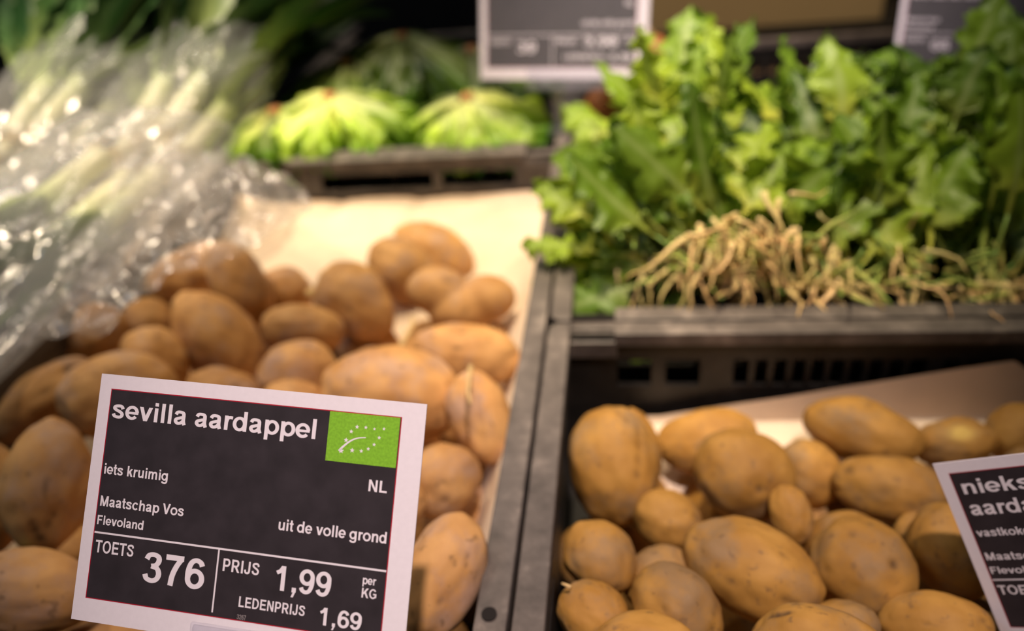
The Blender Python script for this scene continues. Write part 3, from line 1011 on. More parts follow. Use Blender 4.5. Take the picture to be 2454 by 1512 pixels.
def quad(mb, x0, y0, x1, y1):
    mb.add([(x0 / 1000, y0 / 1000, 0), (x1 / 1000, y0 / 1000, 0), (x1 / 1000, y1 / 1000, 0), (x0 / 1000, y1 / 1000, 0)], [(0, 1, 2, 3)])


def price_card(label, TL, right, down, lines, rules, logo=True, w=148, h=105, scale=1.0, holder=None):
    """card frame: x to the right, y down, local -z towards the reader"""
    r = Vector(right).normalized()
    d = Vector(down); d = (d - r * d.dot(r)).normalized()
    n = r.cross(d)                      # points away from the reader
    mw = Matrix((r, d, n)).transposed().to_4x4()
    mw.translation = Vector(TL)
    t = thing('price_card', label, 'price card', (0, 0, 0), 'price cards')
    t.matrix_world = mw @ Matrix.Diagonal((scale, scale, scale, 1))
    mb = MB(); mb.box(0, w / 1000, 0, h / 1000, 0, 0.0006)
    mb.build('card', MAT['white'], t)

    def layer(name, m, fn, lift):
        q = MB(); fn(q)
        q.v = [(a, b, c - lift) for a, b, c in q.v]
        return q.build(name, m, t)
    layer('red_border', MAT['red'], lambda q: quad(q, 5.6, 6.1, w - 9.9, 95.4), 0.00004)
    pn = layer('print_panel', MAT['black'], lambda q: quad(q, 6.0, 6.5, w - 10.3, 95.0), 0.00008)

    def fr(q):
        for a in rules: quad(q, *a)
    layer('ruled_lines', MAT['letter'], fr, 0.00014)

    def tx(q):
        for (s, x, y, cap, wd) in lines: draw_text(q, s, x, y, cap, wd)
    layer('lettering', MAT['letter'], tx, 0.00016)
    if logo:
        lg = layer('organic_logo', MAT['green'], lambda q: quad(q, 107.1, 6.5, 137.4, 26.7), 0.00012)

        def stars(q):
            for (sx, sy, rr) in logo:
                pts = []
                for k in range(10):
                    a = math.radians(-90 + 36 * k)
                    rad = rr * (1 if k % 2 == 0 else 0.42)
                    pts.append(((sx + rad * math.cos(a)) / 1000, (sy + rad * math.sin(a)) / 1000, 0))
                q.add([(sx / 1000, sy / 1000, 0)] + pts, [(0, 1 + k, 1 + (k + 1) % 10) for k in range(10)])
            c = cr([(112.6, 22.3), (114.3, 20.3), (117.0, 17.9), (120.0, 16.4), (123.6, 15.8)], 6)[1]
            v = []
            for i, p in enumerate(c):
                a, b = c[max(i - 1, 0)], c[min(i + 1, len(c) - 1)]
                L = math.hypot(b[0] - a[0], b[1] - a[1])
                hw = 0.42 * (1 - 0.75 * i / (len(c) - 1)) + 0.08
                nx, ny = -(b[1] - a[1]) / L * hw, (b[0] - a[0]) / L * hw
                v += [((p[0] + nx) / 1000, (p[1] + ny) / 1000, 0), ((p[0] - nx) / 1000, (p[1] - ny) / 1000, 0)]
            q.add(v, [(2 * i, 2 * i + 1, 2 * i + 3, 2 * i + 2) for i in range(len(c) - 1)])
        q = MB(); stars(q)
        q.v = [(a, b, -0.00018) for a, b, c in q.v]
        q.build('star_leaf', MAT['letter'], lg)
    return t, mw, r, d, n


# ---- card pose solved from its corners (millimetres, camera frame -> world)
exec_tmm = None
TL_L = np.array([-0.22581303, 0.23373869, 0.16575077])
RT_L = np.array([0.99620357, -0.06944226, -0.05249975])
DN_L = np.array([-0.08476247, -0.63627257, -0.76679368])


def card_mm(px, py):
    """pixel on the large card -> millimetres on it"""
    rr = ray(px, py)
    nn = np.cross(RT_L, DN_L)
    t = (nn @ (TL_L - CAM)) / (nn @ rr)
    q = CAM + rr * t - TL_L
    return q @ RT_L * 1000, q @ DN_L * 1000


def cz(x, y):           # zoomed crop coordinates of the large card
    return card_mm(100 + x / 2.284, 850 + y / 2.284)


def line(s, x0, y0, x1, y1, cap):
    a, b = cz(x0, y0), cz(x1, y1)
    sb = 0.07 / text_width(s) * (b[0] - a[0])
    return (s, a[0] - sb * .6, (a[1] + b[1]) / 2, cap, (b[0] - a[0]) + 1.3 * sb)


LINES_L = [
    line('sevilla aardappel', 385, 345, 1500, 462, 8.2), line('iets kruimig', 340, 652, 690, 690, 4.5),
    line('Maatschap Vos', 318, 825, 775, 885, 4.4), line('Flevoland', 302, 925, 556, 960, 3.9),
    line('uit de volle grond', 1293, 962, 1887, 1030, 4.6), line('NL', 1785, 747, 1888, 757, 4.7),
    line('TOETS', 292, 1082, 502, 1105, 5.2), line('376', 553, 1245, 878, 1285, 12.6),
    line('PRIJS', 988, 1183, 1190, 1208, 5.1), line('1,99', 1272, 1290, 1575, 1325, 9.9),
    line('per', 1755, 1255, 1827, 1262, 3.4), line('KG', 1748, 1328, 1832, 1338, 3.8),
    line('LEDENPRIJS', 1075, 1382, 1440, 1428, 4.2), line('1,69', 1515, 1482, 1745, 1505, 6.9),
]
RULES = [(6.1, 67.2, 137.6, 68.0), (64.3, 68.0, 65.0, 93.5)]
STAR_PX = [(1727, 395), (1775, 398), (1822, 406), (1874, 406), (1848, 454), (1820, 492), (1788, 515), (1750, 527), (1700, 523), (1640, 525), (1667, 467), (1695, 420)]
LOGO = [(*cz(*p), r) for p, r in zip(STAR_PX, (.95, .85, .7, .75, .85, .85, .85, .9, 1.1, 1.25, 1.1, .95))]
card, mw, r_, d_, n_ = price_card('large black price card with a green leaf logo, standing in front of the left potatoes', TL_L, RT_L, DN_L, LINES_L, RULES, LOGO)
q = MB(); sm = cz(1067, 1445); draw_text(q, '3267', sm[0], sm[1], 1.9, 4.2)
q.v = [(a, b, c - 0.00016) for a, b, c in q.v]
q.build('small_number', MAT['faint'], card)


# clear clip that grips the card's lower edge, on a stem down to the table front
def card_clip(label, mw, x0, x1, y0, h, stem_to, group='clear card clips'):
    base = Vector(stem_to)
    t = thing('card_clip', label, 'card holder', base, group)
    inv = Matrix.Translation(-base)
    mb = MB()
    for (za, zb_) in ((-0.0036, -0.0018), (0.0014, 0.0032)):
        mb.box(x0, x1, y0, h, za, zb_)
    mb.box(x0, x1, h, h + 0.004, -0.0036, 0.0032)
    mb.v = [tuple(inv @ (mw @ Vector(p))) for p in mb.v]
    mb.build('jaw', MAT['acrylic'], t, bevel=0.0006)
    foot = mw @ Vector(((x0 + x1) / 2, h + 0.004, 0))
    mb = MB()
    mb.tube([foot - base, (foot - base) * 0.5, Vector((0, 0, 0.003))], [0.004] * 3, 12)
    mb.build('stem', MAT['acrylic'], t, smooth=True)
    mb = MB()
    mb.box(-0.022, 0.022, -0.014, 0.014, 0, 0.004)
    mb.build('foot', MAT['acrylic'], t, bevel=0.001)
    return t


cx0 = card_mm(468, 1484)
cx1 = card_mm(905, 1510)
card_clip('clear plastic clip gripping the bottom edge of the large price card', mw, cx0[0] / 1000, cx1[0] / 1000, cx0[1] / 1000, 0.112, (-0.16, 0.085, TABLE_Z))

# ---- tilted card at the right picture edge
TL_R = np.array([0.16021629, 0.30117142, 0.04983465])
RT_R = np.array([0.78256, -0.32748338, 0.52948511])
DN_R = np.array([0.37309993, -0.43414806, -0.81994628])
LINES_R = [('nieks', 8.4, 18.4, 8.0, 32), ('aardappel', 8.6, 30.5, 8.0, 52), ('vastkokend', 7.4, 42.6, 4.4, 31), ('Maatschap Vos', 6.9, 56.2, 4.3, 44),
           ('Flevoland', 6.6, 64.0, 3.9, 26.5), ('TOETS', 6.9, 76.0, 5.2, 22)]
c2 = price_card('black price card tilted sideways among the tan potatoes, cut by the right picture edge', TL_R, RT_R, DN_R, LINES_R, RULES, None)
_bR = c2[1] @ Vector((0.074, 0.110, 0))
card_clip('clear plastic clip holding the tilted price card by the right crate', c2[1], 0.045, 0.105, 0.095, 0.108, (_bR.x, min(_bR.y, 0.09), TABLE_Z))


# ---- two cards standing at the back
def back_card(label, bl, br_, y, lines, up_tilt=0.15):
    A, B = at_y(*bl, y), at_y(*br_, y)
    r = unit(B - A)
    wv = np.linalg.norm(B - A)
    sc = wv / 0.148
    up = unit(np.array([0.0, 0.34, 0.94]))
    up = unit(up - r * (up @ r))
    TLp = A + up * 0.105 * sc
    return price_card(label, TLp, r, -up, lines, RULES, None, scale=sc), A, B, sc


BL = [('TOETS', 7.5, 75.5, 4.4, 20), ('39', 33, 82.5, 9.5, 17), ('PRIJS', 67.5, 75, 4.4, 18), ('3,98', 92, 77, 7.6, 30), ('LEDENPRIJS', 75, 88, 4.2, 36), ('3,38', 115, 89, 5.4, 20),
      ('uit de volle grond', 90, 60, 4.6, 46), ('NL', 127, 44, 4.7, 8), ('per', 128, 73, 3, 7)]
bc1 = back_card('black price card on a clear stand between the lettuce and the leafy greens', (1152, 190), (1548, 190), 0.93, BL)
BR = [('Maatschap', 7.0, 57, 3.9, 30), ('Flevoland', 6.6, 64, 3.9, 26), ('TOETS', 7.5, 75.5, 4.4, 20), ('48', 33, 82.5, 9.5, 17), ('PRIJS', 67.5, 75, 4.4, 18), ('2,98', 92, 77, 7.6, 30), ('uit de volle grond', 90, 60, 4.6, 46), ('groene kool', 8.0, 30, 6.5, 66)] if False else \
     [('Maatschap', 7.0, 57, 3.9, 30), ('Flevoland', 6.6, 64, 3.9, 26), ('TOETS', 7.5, 75.5, 4.4, 20), ('68', 33, 82.5, 9.5, 17), ('PRIJS', 67.5, 75, 4.4, 18), ('3,98', 92, 77, 7.6, 30), ('uit de volle grond', 90, 60, 4.6, 46), ('vers van het land', 8.0, 36, 4.6, 64)]
bc2 = back_card('black price card behind the leafy greens, cut by the top right picture corner', (2134, 176), (2520, 186), 0.93, BR)
for (bc, xx) in ((bc1, 0), (bc2, 0)):
    q = MB(); q.add([(-.001, -.001, -.002), (.149, -.001, -.002), (.149, .1055, -.002), (-.001, .1055, -.002)], [(3, 2, 1, 0)])
    q.build('sleeve', MAT['sleeve'], bc[0][0])
for (bc, lab, fx) in ((bc1, 'clear plastic stand under the price card between lettuce and greens', None), (bc2, 'clear plastic stand under the price card behind the leafy greens', None)):
    (tc_, A, B, sc) = bc
    mid = A * 0.45 + B * 0.55
    base = Vector((mid[0], mid[1] + 0.0, 0.0))
    t = thing('card_stand', lab, 'card holder', base, 'clear card stands')
    inv = tc_[1]
    mb = MB()
    x0_, x1_ = 0.042 * sc, 0.112 * sc
    for (za, zb_) in ((-0.005, -0.002), (0.002, 0.005)):
        mb.box(x0_, x1_, 0.095 * sc, 0.113 * sc, za, zb_)
    mb.box(x0_, x1_, 0.110 * sc, 0.115 * sc, -0.005, 0.005)
    mb.v = [tuple(inv @ Vector(p) - base) for p in mb.v]
    mb.build('jaw', MAT['acrylic'], t, bevel=0.0008)
    foot = inv @ Vector(((x0_ + x1_) / 2, 0.115 * sc, 0)) - base
    mb = MB(); mb.box(foot.x - 0.017, foot.x + 0.017, -0.006, 0.0, 0.004, foot.z + 0.004)
    mb.build('stem', MAT['acrylic'], t, bevel=0.001)
    mb = MB(); mb.box(-0.03, 0.03, -0.014, 0.016, 0.0, 0.006)
    mb.build('foot', MAT['acrylic'], t, bevel=0.001)


# ------------------------------------------------------------------ leaves
def leaf(mb, base, direc, up, L, Wd, rnd_, nt_=26, nv=11, lobes=5, lob=0.3, curl=0.6, ruffle=0.006, droop=0.5, stalk=0.25, cup=0.25, tone=None, a0=0.0):
    """one leaf as a bent, lobed blade starting at base"""
    d = Vector(direc).normalized()
    s = d.cross(Vector(up))
    s = s.normalized() if s.length > 1e-4 else Vector((1, 0, 0))
    n = s.cross(d).normalized()
    tone = rnd_.random() if tone is None else tone
    ph = rnd_.uniform(0, 6)
    P, C = [], []
    pos = Vector(base)
    ang = 0.0
    side = rnd_.uniform(-.5, .5)
    step = L / (nt_ - 1)
    off = Vector((rnd_.uniform(-9, 9), rnd_.uniform(-9, 9), rnd_.uniform(-9, 9)))
    for i in range(nt_):
        t = i / (nt_ - 1)
        ang = -droop * t ** 1.5
        dd = (d * math.cos(ang) + n * math.sin(ang) + s * side * t * 0.6).normalized()
        nn = s.cross(dd).normalized()
        if i: pos = pos + dd * step
        if t < stalk:
            w = Wd * (0.05 + 0.05 * t / stalk)
        else:
            q = (t - stalk) / (1 - stalk)
            env = math.sin(math.pi * min(1, (q * 0.90 + 0.10)) ** 0.85) ** 0.7 if q < 1 else 0.0
            lo = abs(math.sin(lobes * math.pi * q + ph))
            w = Wd * max(0.02, env * (1 - lob + lob * lo) * (1 + 0.13 * math.sin(q * 75 + ph)))
            if q > 0.97: w *= 0.35
        row, rc = [], []
        for j in range(nv):
            v = -1 + 2 * j / (nv - 1)
            rf = ruffle * abs(v) ** 1.5 * noise.noise(Vector((t * 7, v * 2.2, 0)) + off) * 3 if t > stalk else 0
            p = pos + s * (v * w) + nn * (cup * w * v * v + rf)
            row.append(p)
            rc.append((a0 + (1 - a0) * t, tone, 0.55 * max(0, 1 - abs(v) * 6) * (1 - t * .6), 1))
        P.append(row); C.append(rc)
    mb.grid(P, C)


def wiggle(base, direc, L, r0, rnd_, n=9, amp=0.35, r1=0.0006, grav=0.0):
    p = Vector(base); d = Vector(direc).normalized()
    pts, rad = [p.copy()], [r0]
    for i in range(1, n):
        d = (d + Vector((rnd_.gauss(0, amp), rnd_.gauss(0, amp), rnd_.gauss(0, amp) - grav)) * 0.6).normalized()
        p = p + d * (L / (n - 1))
        pts.append(p.copy()); rad.append(r0 + (r1 - r0) * (i / (n - 1)) ** 0.8)
    return pts, rad


def greens(label, crown, fan, nleaf, seed, L=(0.10, 0.19), Wd=(0.020, 0.038), rootn=16, root_len=(0.03, 0.07), rootdir=(0, -1, -0.1), bright=0.5, rs=1.0):
    """bunch of turnip greens: root tangle, pale stalks, lobed leaves. fan = list of (azimuth deg, elevation deg) ranges"""
    rn = random.Random(seed)
    c = Vector(crown)
    t = thing('leafy_greens', label, 'greens', c, 'bunches of leafy greens')
    lm, sm_, rm = MB(), MB(), MB()
    for k in range(nleaf):
        az = math.radians(rn.gauss(*fan[0])); el = math.radians(rn.gauss(*fan[1]))
        d = Vector((math.sin(az) * math.cos(el), math.cos(az) * math.cos(el), math.sin(el)))
        st = Vector((rn.gauss(0, .014), rn.gauss(0, .008), rn.gauss(0, .006)))
        sl = rn.uniform(0.015, 0.065)
        pts, rad = wiggle(st, d, sl, rn.uniform(.0016, .0030), rn, 6, 0.12, 0.0012)
        sm_.tube(pts, rad, 6, (0, rn.random(), 0, 1))
        up = Vector((rn.gauss(0, .5), -0.7 + rn.gauss(0, .4), 0.8))
        d2 = (pts[-1] - pts[-2]).normalized()
        leaf(lm, pts[-1], d2, up, rn.uniform(*L), rn.uniform(*Wd), rn, 34, 11, rn.choice((2, 3, 4)), rn.uniform(.35, .62), ruffle=rn.uniform(.003, .008), droop=rn.uniform(-.2, 1.2), stalk=rn.uniform(.08, .25), cup=rn.uniform(-.3, .5), tone=min(1, max(0, rn.gauss(bright, .25))))
    for k in range(16 if rootn else 0):     # short pale stems curling among the roots
        d = Vector((rn.gauss(0, .8), rn.gauss(-.3, .5), rn.gauss(.3, .5)))
        pts, rad = wiggle(Vector((rn.gauss(0, .03), rn.gauss(0, .012), rn.gauss(.008, .010))), d, rn.uniform(.025, .06), rn.uniform(.0018, .0034), rn, 8, 0.30, 0.0012)
        sm_.tube(pts, rad, 6, (0, rn.uniform(.5, 1), 0, 1))
    rd = Vector(rootdir)
    for k in range(rootn):
        d = (rd + Vector((rn.gauss(0, .55), rn.gauss(0, .4), rn.gauss(0, .45)))).normalized()
        pts, rad = wiggle(Vector((rn.gauss(0, .016 * rs), rn.gauss(-.004, .008), rn.gauss(0.006 * rs * rs, .009 * rs))), d, rn.uniform(*root_len), rn.uniform(.0012, .0036), rn, 9, 0.33, 0.0004, 0.10)
        rm.tube(pts, rad, 6, (0, rn.random(), 0, 1))
    lm.build('leaves', MAT['herb'], t, smooth=True)
    sm_.build('stalks', MAT['herbstem'], t, smooth=True)
    if rootn:
        rm.build('roots', MAT['root'], t, smooth=True)
    return t


def px_crown(px, py, y): return at_y(px, py, y)


BUN = [
    # label, px, py, y, az, el, n, seed, rootn, bright, leaf length
    ('leafy bunch with the biggest root tangle, front left of the greens', 1735, 650, 0.575, (-12, 38), (18, 22), 44, 1, 95, .62, (.07, .125)),
    ('leafy bunch hanging over the left rail of its crate, beside the paper', 1565, 640, 0.590, (-34, 24), (10, 20), 26, 2, 5, .78, (.050, .074)),
    ('leafy bunch with a lone branching root lying on the crate rim', 1965, 690, 0.560, (8, 28), (20, 18), 38, 3, 26, .45, (.07, .12)),
    ('leafy bunch with a pale yellow heart among the roots', 2170, 650, 0.575, (0, 26), (26, 18), 40, 4, 18, .50, (.07, .12)),
    ('leafy bunch with brown roots at the right picture edge', 2390, 705, 0.560, (0, 28), (20, 18), 40, 5, 34, .30, (.07, .12)),
    ('leafy bunch standing tallest, behind the biggest root tangle', 1670, 400, 0.720, (-4, 28), (34, 18), 40, 6, 0, .66, (.07, .11)),
    ('leafy bunch in the middle of the greens, behind the branching root', 1930, 430, 0.700, (0, 30), (22, 16), 42, 7, 0, .42, (.07, .115)),
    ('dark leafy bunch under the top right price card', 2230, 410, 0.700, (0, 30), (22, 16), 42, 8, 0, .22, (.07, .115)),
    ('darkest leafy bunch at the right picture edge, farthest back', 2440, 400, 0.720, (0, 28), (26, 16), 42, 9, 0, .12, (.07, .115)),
    ('leafy bunch at the back left corner of the greens, next to the onions', 1590, 400, 0.760, (-8, 22), (8, 14), 30, 10, 0, .70, (.06, .09)),
    ('leafy bunch lying low between the branching root and the pale yellow heart', 2080, 560, 0.640, (4, 34), (16, 16), 34, 11, 0, .35, (.06, .11)),
    ('leafy bunch lying low behind the hanging one, close to the left rail', 1620, 540, 0.650, (-8, 28), (20, 18), 34, 12, 0, .66, (.06, .10)),
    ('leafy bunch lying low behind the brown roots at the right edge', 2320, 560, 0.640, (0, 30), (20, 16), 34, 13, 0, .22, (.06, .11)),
]
for (lab, px, py, y, az, el, n, sd, rn_, br, ll) in BUN:
    c = px_crown(px, py, y)
    greens(lab, c, (az, el), n, sd, L=ll, Wd=(.020, .036), rootn=rn_, bright=br, rs=2.1 if rn_ > 50 else 0.9)


# ------------------------------------------------------------------ lettuce
def lettuce(label, px, py, y, rx, h, seed, dark=0.5, tilt=(0, 0)):
    """head lying upside down: leaves sweep from the cut stem on top, down and outwards"""
    rn = random.Random(seed)
    top = at_y(px, py, y)
    base = Vector((top[0], top[1], top[2] - h))
    t = thing('lettuce_head', label, 'lettuce', base, 'lettuce heads in the back crate')
    lm = MB()
    n = 19
    for k in range(n):
        ring = k % 3
        az = 2 * math.pi * k / n * 2.4 + rn.uniform(-.2, .2)
        d = Vector((math.cos(az), math.sin(az), 0))
        L = rx * rn.uniform(0.85, 1.35) * (1 - 0.12 * ring)
        wd = rx * rn.uniform(.26, .44)
        nt_, nv = 26, 19
        P, C = [], []
        off = Vector((rn.uniform(-9, 9),) * 3)
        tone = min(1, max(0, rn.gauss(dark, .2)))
        s = Vector((-d.y, d.x, 0))
        for i in range(nt_):
            u = i / (nt_ - 1)
            rr = 0.012 + (L - 0.012) * math.sin(u * math.pi / 2 * 0.95)
            zz = h * (1 - u ** 1.7 * (0.95 - 0.16 * ring)) - 0.006 * ring
            w = wd * (0.22 + 0.78 * u ** 0.8) * (1 if u < .93 else 0.8)
            row, rc = [], []
            for j in range(nv):
                v = -1 + 2 * j / (nv - 1)
                rf = (0.034 * noise.noise(Vector((u * 5, v * 3.0, 0)) + off) + 0.012 * math.sin(v * 9 + k) * abs(v) + 0.008 * math.sin(u * 17 + k * 2 + v * 5) * max(0, u - .55) * abs(v) * 2) * u ** 1.6 * (0.35 + abs(v))
                rib = 0.004 * math.exp(-(v / .14) ** 2) * (1 - u)
                p = d * (rr + rf * 0.6) + s * (v * w) + Vector((0, 0, max(0.0, zz - 0.25 * w * v * v + rf + rib)))
                row.append(p)
                edge = min(1.0, u ** 1.3 * 0.75 + 0.5 * abs(v) ** 1.5 * u)
                rc.append((edge, tone, 0.55 * math.exp(-(v / .16) ** 2) * (1 - u) ** .6, 1))
            P.append(row); C.append(rc)
        lm.grid(P, C)
    lm.build('leaves', MAT['lettuce'], t, smooth=True)
    mb = MB()
    mb.tube([(0, 0, h - .02), (0, 0, h + .002), (0, 0, h + .006)], [.010, .010, .008], 14)
    mb.build('cut_stem', MAT['cut'], t, smooth=True)
    return t


lettuce('bright lettuce head at the left of the front pair, pale ribs turned up', 790, 232, 0.97, 0.100, 0.075, 1, .62)
lettuce('bright lettuce head at the right of the front pair, brown cut stem on top', 1120, 236, 0.97, 0.092, 0.075, 2, .62)
lettuce('leafy lettuce head drooping over the crate rim next to the clear film', 660, 268, 0.965, 0.075, 0.055, 3, .60)
lettuce('dark lettuce head behind the bright pair, brown stem in the shade', 965, 88, 1.16, 0.125, 0.12, 4, .06)  # rear heads: low tone puts the weaker light there into the leaf colour
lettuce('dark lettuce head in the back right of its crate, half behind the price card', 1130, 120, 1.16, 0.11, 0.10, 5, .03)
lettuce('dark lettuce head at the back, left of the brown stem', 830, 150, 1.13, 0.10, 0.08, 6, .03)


# ------------------------------------------------------------------ onions
def onion(label, px, py, y, r, seed):
    P = at_y(px, py, y)
    rn = random.Random(seed)
    t = thing('onion', label, 'onion', P, 'brown onions behind the greens')
    bm = bmesh.new()
    bmesh.ops.create_uvsphere(bm, u_segments=32, v_segments=20, radius=1)
    for v in bm.verts:
        z = v.co.z
        k = 1 + 0.02 * math.sin(8 * math.atan2(v.co.y, v.co.x))
        v.co = Vector((v.co.x * r * k, v.co.y * r * k, z * r * 0.88 + (r * 0.45 * max(0, z - 0.80) / .2 if z > .8 else 0)))
    me = bpy.data.meshes.new('bulb'); bm.to_mesh(me); bm.free()
    link('bulb', me, MAT['onion'], t, True)
    mb = MB(); mb.tube([(0, 0, r * 1.2), (0.004, 0.002, r * 1.5), (0.010, 0.004, r * 1.75)], [.006, .004, .002], 8)
    mb.build('neck', MAT['straw'], t, smooth=True)
    t.rotation_euler = (rn.uniform(-.5, .5), rn.uniform(-.5, .5), rn.uniform(0, 6))
    return t


onion('brown onion in front, beside the clear stand of the price card', 1464, 270, 1.00, 0.040, 1)
onion('shaded brown onion just under the lower corner of the back price card', 1500, 205, 1.09, 0.036, 2)
onion('brown onion right of the back price card, behind the leaf tips', 1580, 160, 1.16, 0.038, 3)
onion('brown onion peeping over the leaves next to the back price card edge', 1640, 140, 1.19, 0.036, 4)


# ------------------------------------------------------------------ leeks in clear bags
def leek(label, base, direc, L1, L2, r, seed, spread=0.3, wide=1.5):
    rn = random.Random(seed)
    d = Vector(direc).normalized()
    b = Vector(base)
    t = thing('leek', label, 'leek', b, 'leeks in clear bags')
    mb = MB()
    pts = [d * (L1 * k / 8) for k in range(9)]
    mb.tube(pts, [r * 1.15, r * 1.05] + [r] * 7, 16, (0, .5, 0, 1))
    mb.build('shaft', MAT['shaft'], t, smooth=True)
    lm = MB()
    for k in range(6):
        s = Vector((rn.gauss(0, 1), rn.gauss(0, .3), rn.gauss(0.2, .6)))
        d2 = (d + s * spread * 0.5).normalized()
        leaf(lm, d * (L1 * 0.92) + s * 0.004, d2, Vector((rn.gauss(0, .6), 0.1, 1)), L2 * rn.uniform(.8, 1.1), r * wide * rn.uniform(.8, 1.15), rn, 22, 5, 1, 0.0, ruffle=0.001, droop=rn.uniform(-.1, .6), stalk=0.0, cup=rn.uniform(.4, .9), tone=rn.random())
    lm.build('leaves', MAT['leek'], t, smooth=True)
    rm = MB()
    for k in range(14):
        pts, rad = wiggle((rn.gauss(0, r * .4), 0, rn.gauss(0, r * .4)), -d + Vector((rn.gauss(0, .5), rn.gauss(0, .4), rn.gauss(0, .5))), .03, .0011, rn, 6, .3, .0004)
        rm.tube(pts, rad, 5, (0, rn.random(), 0, 1))
    rm.build('roots', MAT['root'], t, smooth=True)
    return t


def film_bag(label, base, direc, L, rx, rz, seed, tail=0.14, amp=0.011, head=0.0):
    """crumpled see-through bag: a creased sleeve round the bundle, flattened into a loose open tail at the near end"""
    rn = random.Random(seed)
    d = Vector(direc).normalized()
    s = d.cross(Vector((0, 0, 1))).normalized()
    n = s.cross(d).normalized()
    b = Vector(base)
    t_ = thing('clear_bag', label, 'bag', b, 'clear bags of leeks')
    off = Vector((rn.uniform(-40, 40), rn.uniform(-40, 40), rn.uniform(-40, 40)))
    nu, nv = 150, 120
    P = []
    for i in range(nu):
        u = i / (nu - 1)
        y = -tail + u * (L + tail)
        k = min(1.0, max(0.0, (y + tail) / (tail + 0.05)))
        zr = rz * (0.10 + 0.90 * k ** 1.3)
        xr = rx * (1.12 - 0.12 * k) * (1 + 0.10 * math.sin(u * 9 + seed))
        zc = rz * (-0.15 * (1 - k))
        if u > 0.92:
            zr *= 1 - 0.5 * (u - .92) / .08
        row = []
        for j in range(nv + 1):
            a = 2 * math.pi * j / nv
            ca, sa = math.cos(a), math.sin(a)
            ex = 2 / 2.4
            x = xr * math.copysign(abs(ca) ** ex, ca)
            z = zc + zr * math.copysign(abs(sa) ** ex, sa)
            q = Vector((x * 19, y * 5.5, z * 19)) + off
            c1 = abs(noise.noise(q * 1.0)); c2_ = abs(noise.noise(q * 2.3)); c3 = abs(noise.noise(q * 5.0))
            dz = amp * ((0.5 - c1) * 1.6 + (0.4 - c2_) * 0.9 + (0.3 - c3) * 0.4)
            nrm = Vector((ca, 0, sa))
            p = s * (x + nrm.x * dz) + d * (y + amp * 1.5 * noise.noise(q * .7) * (1.5 if u < .06 else .3)) + n * (z + nrm.z * dz)
            row.append(p)
        P.append(row)
    mb = MB(); mb.grid(P)
    o = mb.build('film', MAT['film'], t_, smooth=True)
    return t_


# back pair: white ends towards the viewer, green tops rising to the back
rn = random.Random(3)
k = 0
for bi, (bx, by, bz, nm) in enumerate(((-0.600, 0.87, 0.030, 'right rear bag'), (-0.775, 0.88, 0.035, 'left rear bag'))):
    d = Vector((0.10, 1.0, 0.30 if bi == 0 else 0.34))
    for j, (ox, oz) in enumerate(((-.045, -.012), (0, -.015), (.045, -.012), (-.022, .018), (.022, .018))):
        leek('leek with a pale shaft %s in the %s' % (('at the lower left', 'at the bottom centre', 'at the lower right', 'at the upper left', 'at the upper right')[j], nm),
             (bx + ox, by + rn.uniform(-.02, .02), bz + oz), d + Vector((ox * 2.0, 0, oz * 2)), 0.11, 0.40, 0.015, 40 + k, 0.75, 2.2)
        k += 1
    film_bag('crumpled clear bag round the leeks, %s' % nm, (bx, by - 0.01, bz), d, 0.26, 0.088, 0.050, 7 + bi, tail=0.26)
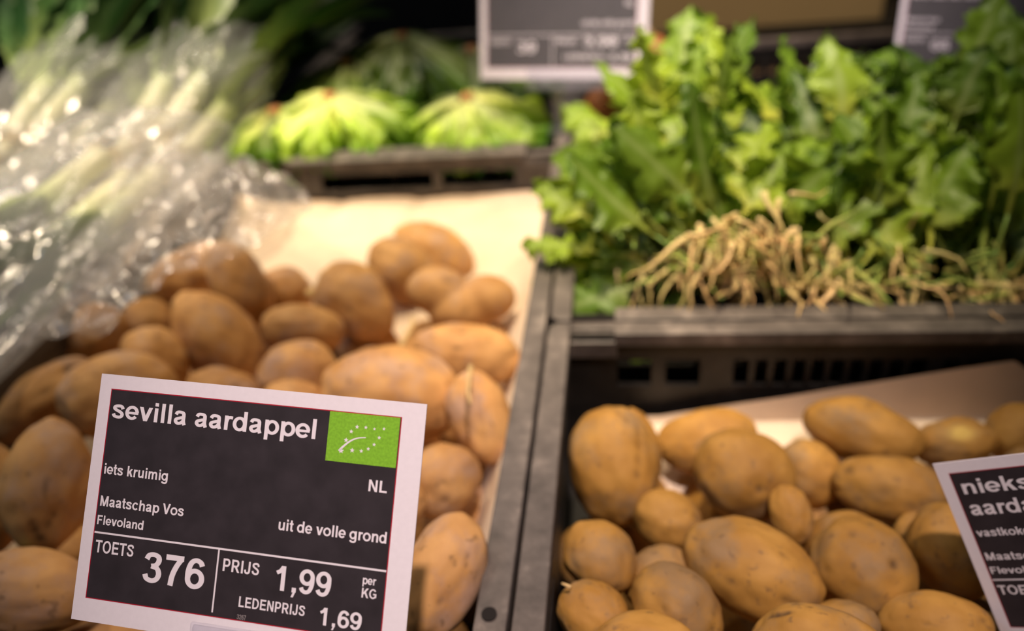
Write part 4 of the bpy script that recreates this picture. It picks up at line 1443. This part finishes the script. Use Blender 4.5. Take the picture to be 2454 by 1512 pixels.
# front bag: leek tops towards the viewer
for bi, (bx, by, bz, nm) in enumerate(((-0.585, 0.475, 0.040, 'front bag'),)):
    d = Vector((-0.05, -1.0, -0.05))
    for j, (ox, oz) in enumerate(((-.05, -.012), (0, -.015), (.04, -.012), (-.022, .014))):
        leek('leek with green leaves to the front %s of the front bag' % ('left', 'bottom', 'right', 'top')[j],
             (bx + ox, by + 0.30, bz + oz), d, 0.12, 0.24, 0.014, 80 + k, 0.2)
        k += 1
    film_bag('crumpled clear bag over dark green leek leaves, lowest at the left edge', (bx, by + 0.02, bz), Vector((0.03, 1, 0.05)), 0.34, 0.098, 0.042, 17, tail=0.10)
# loose film flap lying over the corner of the potato crate


def flap(u, v):
    A, B = at_z(300, 430, 0.03), at_z(612, 405, 0.014)
    C_, D_ = at_z(20, 850, 0.02), at_z(285, 800, 0.016)
    p = (A * (1 - u) + B * u) * (1 - v) + (C_ * (1 - u) + D_ * u) * v
    p = p + np.array([0.11 * math.sin(math.pi * min(1, v * 1.25)) * u, 0, 0])
    q = Vector((p[0] * 22, p[1] * 22, 9.1))
    z = 0.022 * (0.5 - abs(noise.noise(q))) + 0.012 * (0.4 - abs(noise.noise(q * 2.2))) + 0.02 * math.sin(u * 3.1) * (1 - v)
    return (p[0] + .008 * noise.noise(q * 1.3), p[1] + .008 * noise.noise(q * 1.7), p[2] + z)


mb = MB()
mb.grid([[flap(i / 69, j / 109) for j in range(110)] for i in range(70)])
o = mb.build('loose_film', MAT['film'], None, smooth=True)
tag(o, 'loose clear film flap lying over the back left corner of the potato crate', 'film')

# ------------------------------------------------------------------ small bits
def bit(name, label, cat, pts, r0, r1, group=None, m='straw'):
    mb = MB()
    n = len(pts)
    mb.tube(pts, [r0 + (r1 - r0) * i / (n - 1) for i in range(n)], 7)
    o = mb.build(name, MAT[m], None, smooth=True)
    return tag(o, label, cat, group)


def pathz(pp, z): return [at_z(x, y, z) for x, y in pp]


bit('dry_sprout', 'thin dry sprout standing between the biggest potato and the rail', 'sprout', pathz([(1128, 968), (1122, 940), (1124, 905), (1128, 878)], 0.02), .0010, .0022)
bit('dry_sprout', 'thin pinkish sprout tip beside the rail at the bottom potato', 'sprout', pathz([(1368, 1408), (1356, 1402), (1346, 1398)], 0.012), .0012, .0006)
tb = link('tiny_tuber', potato_mesh('tiny_tuber', .0065, .0058, .0058, 3, sub=3), MAT['straw'], None, True)
tb.location = at_z(747, 703, -0.045)
tag(tb, 'tiny pale bead-like tuber between two potatoes on the left paper', 'tuber')
bit('straw', 'dry straw wisp between the heart-shaped potato and the biggest one', 'straw', pathz([(960, 832), (978, 800), (990, 775), (985, 760)], -0.03), .0030, .0012)
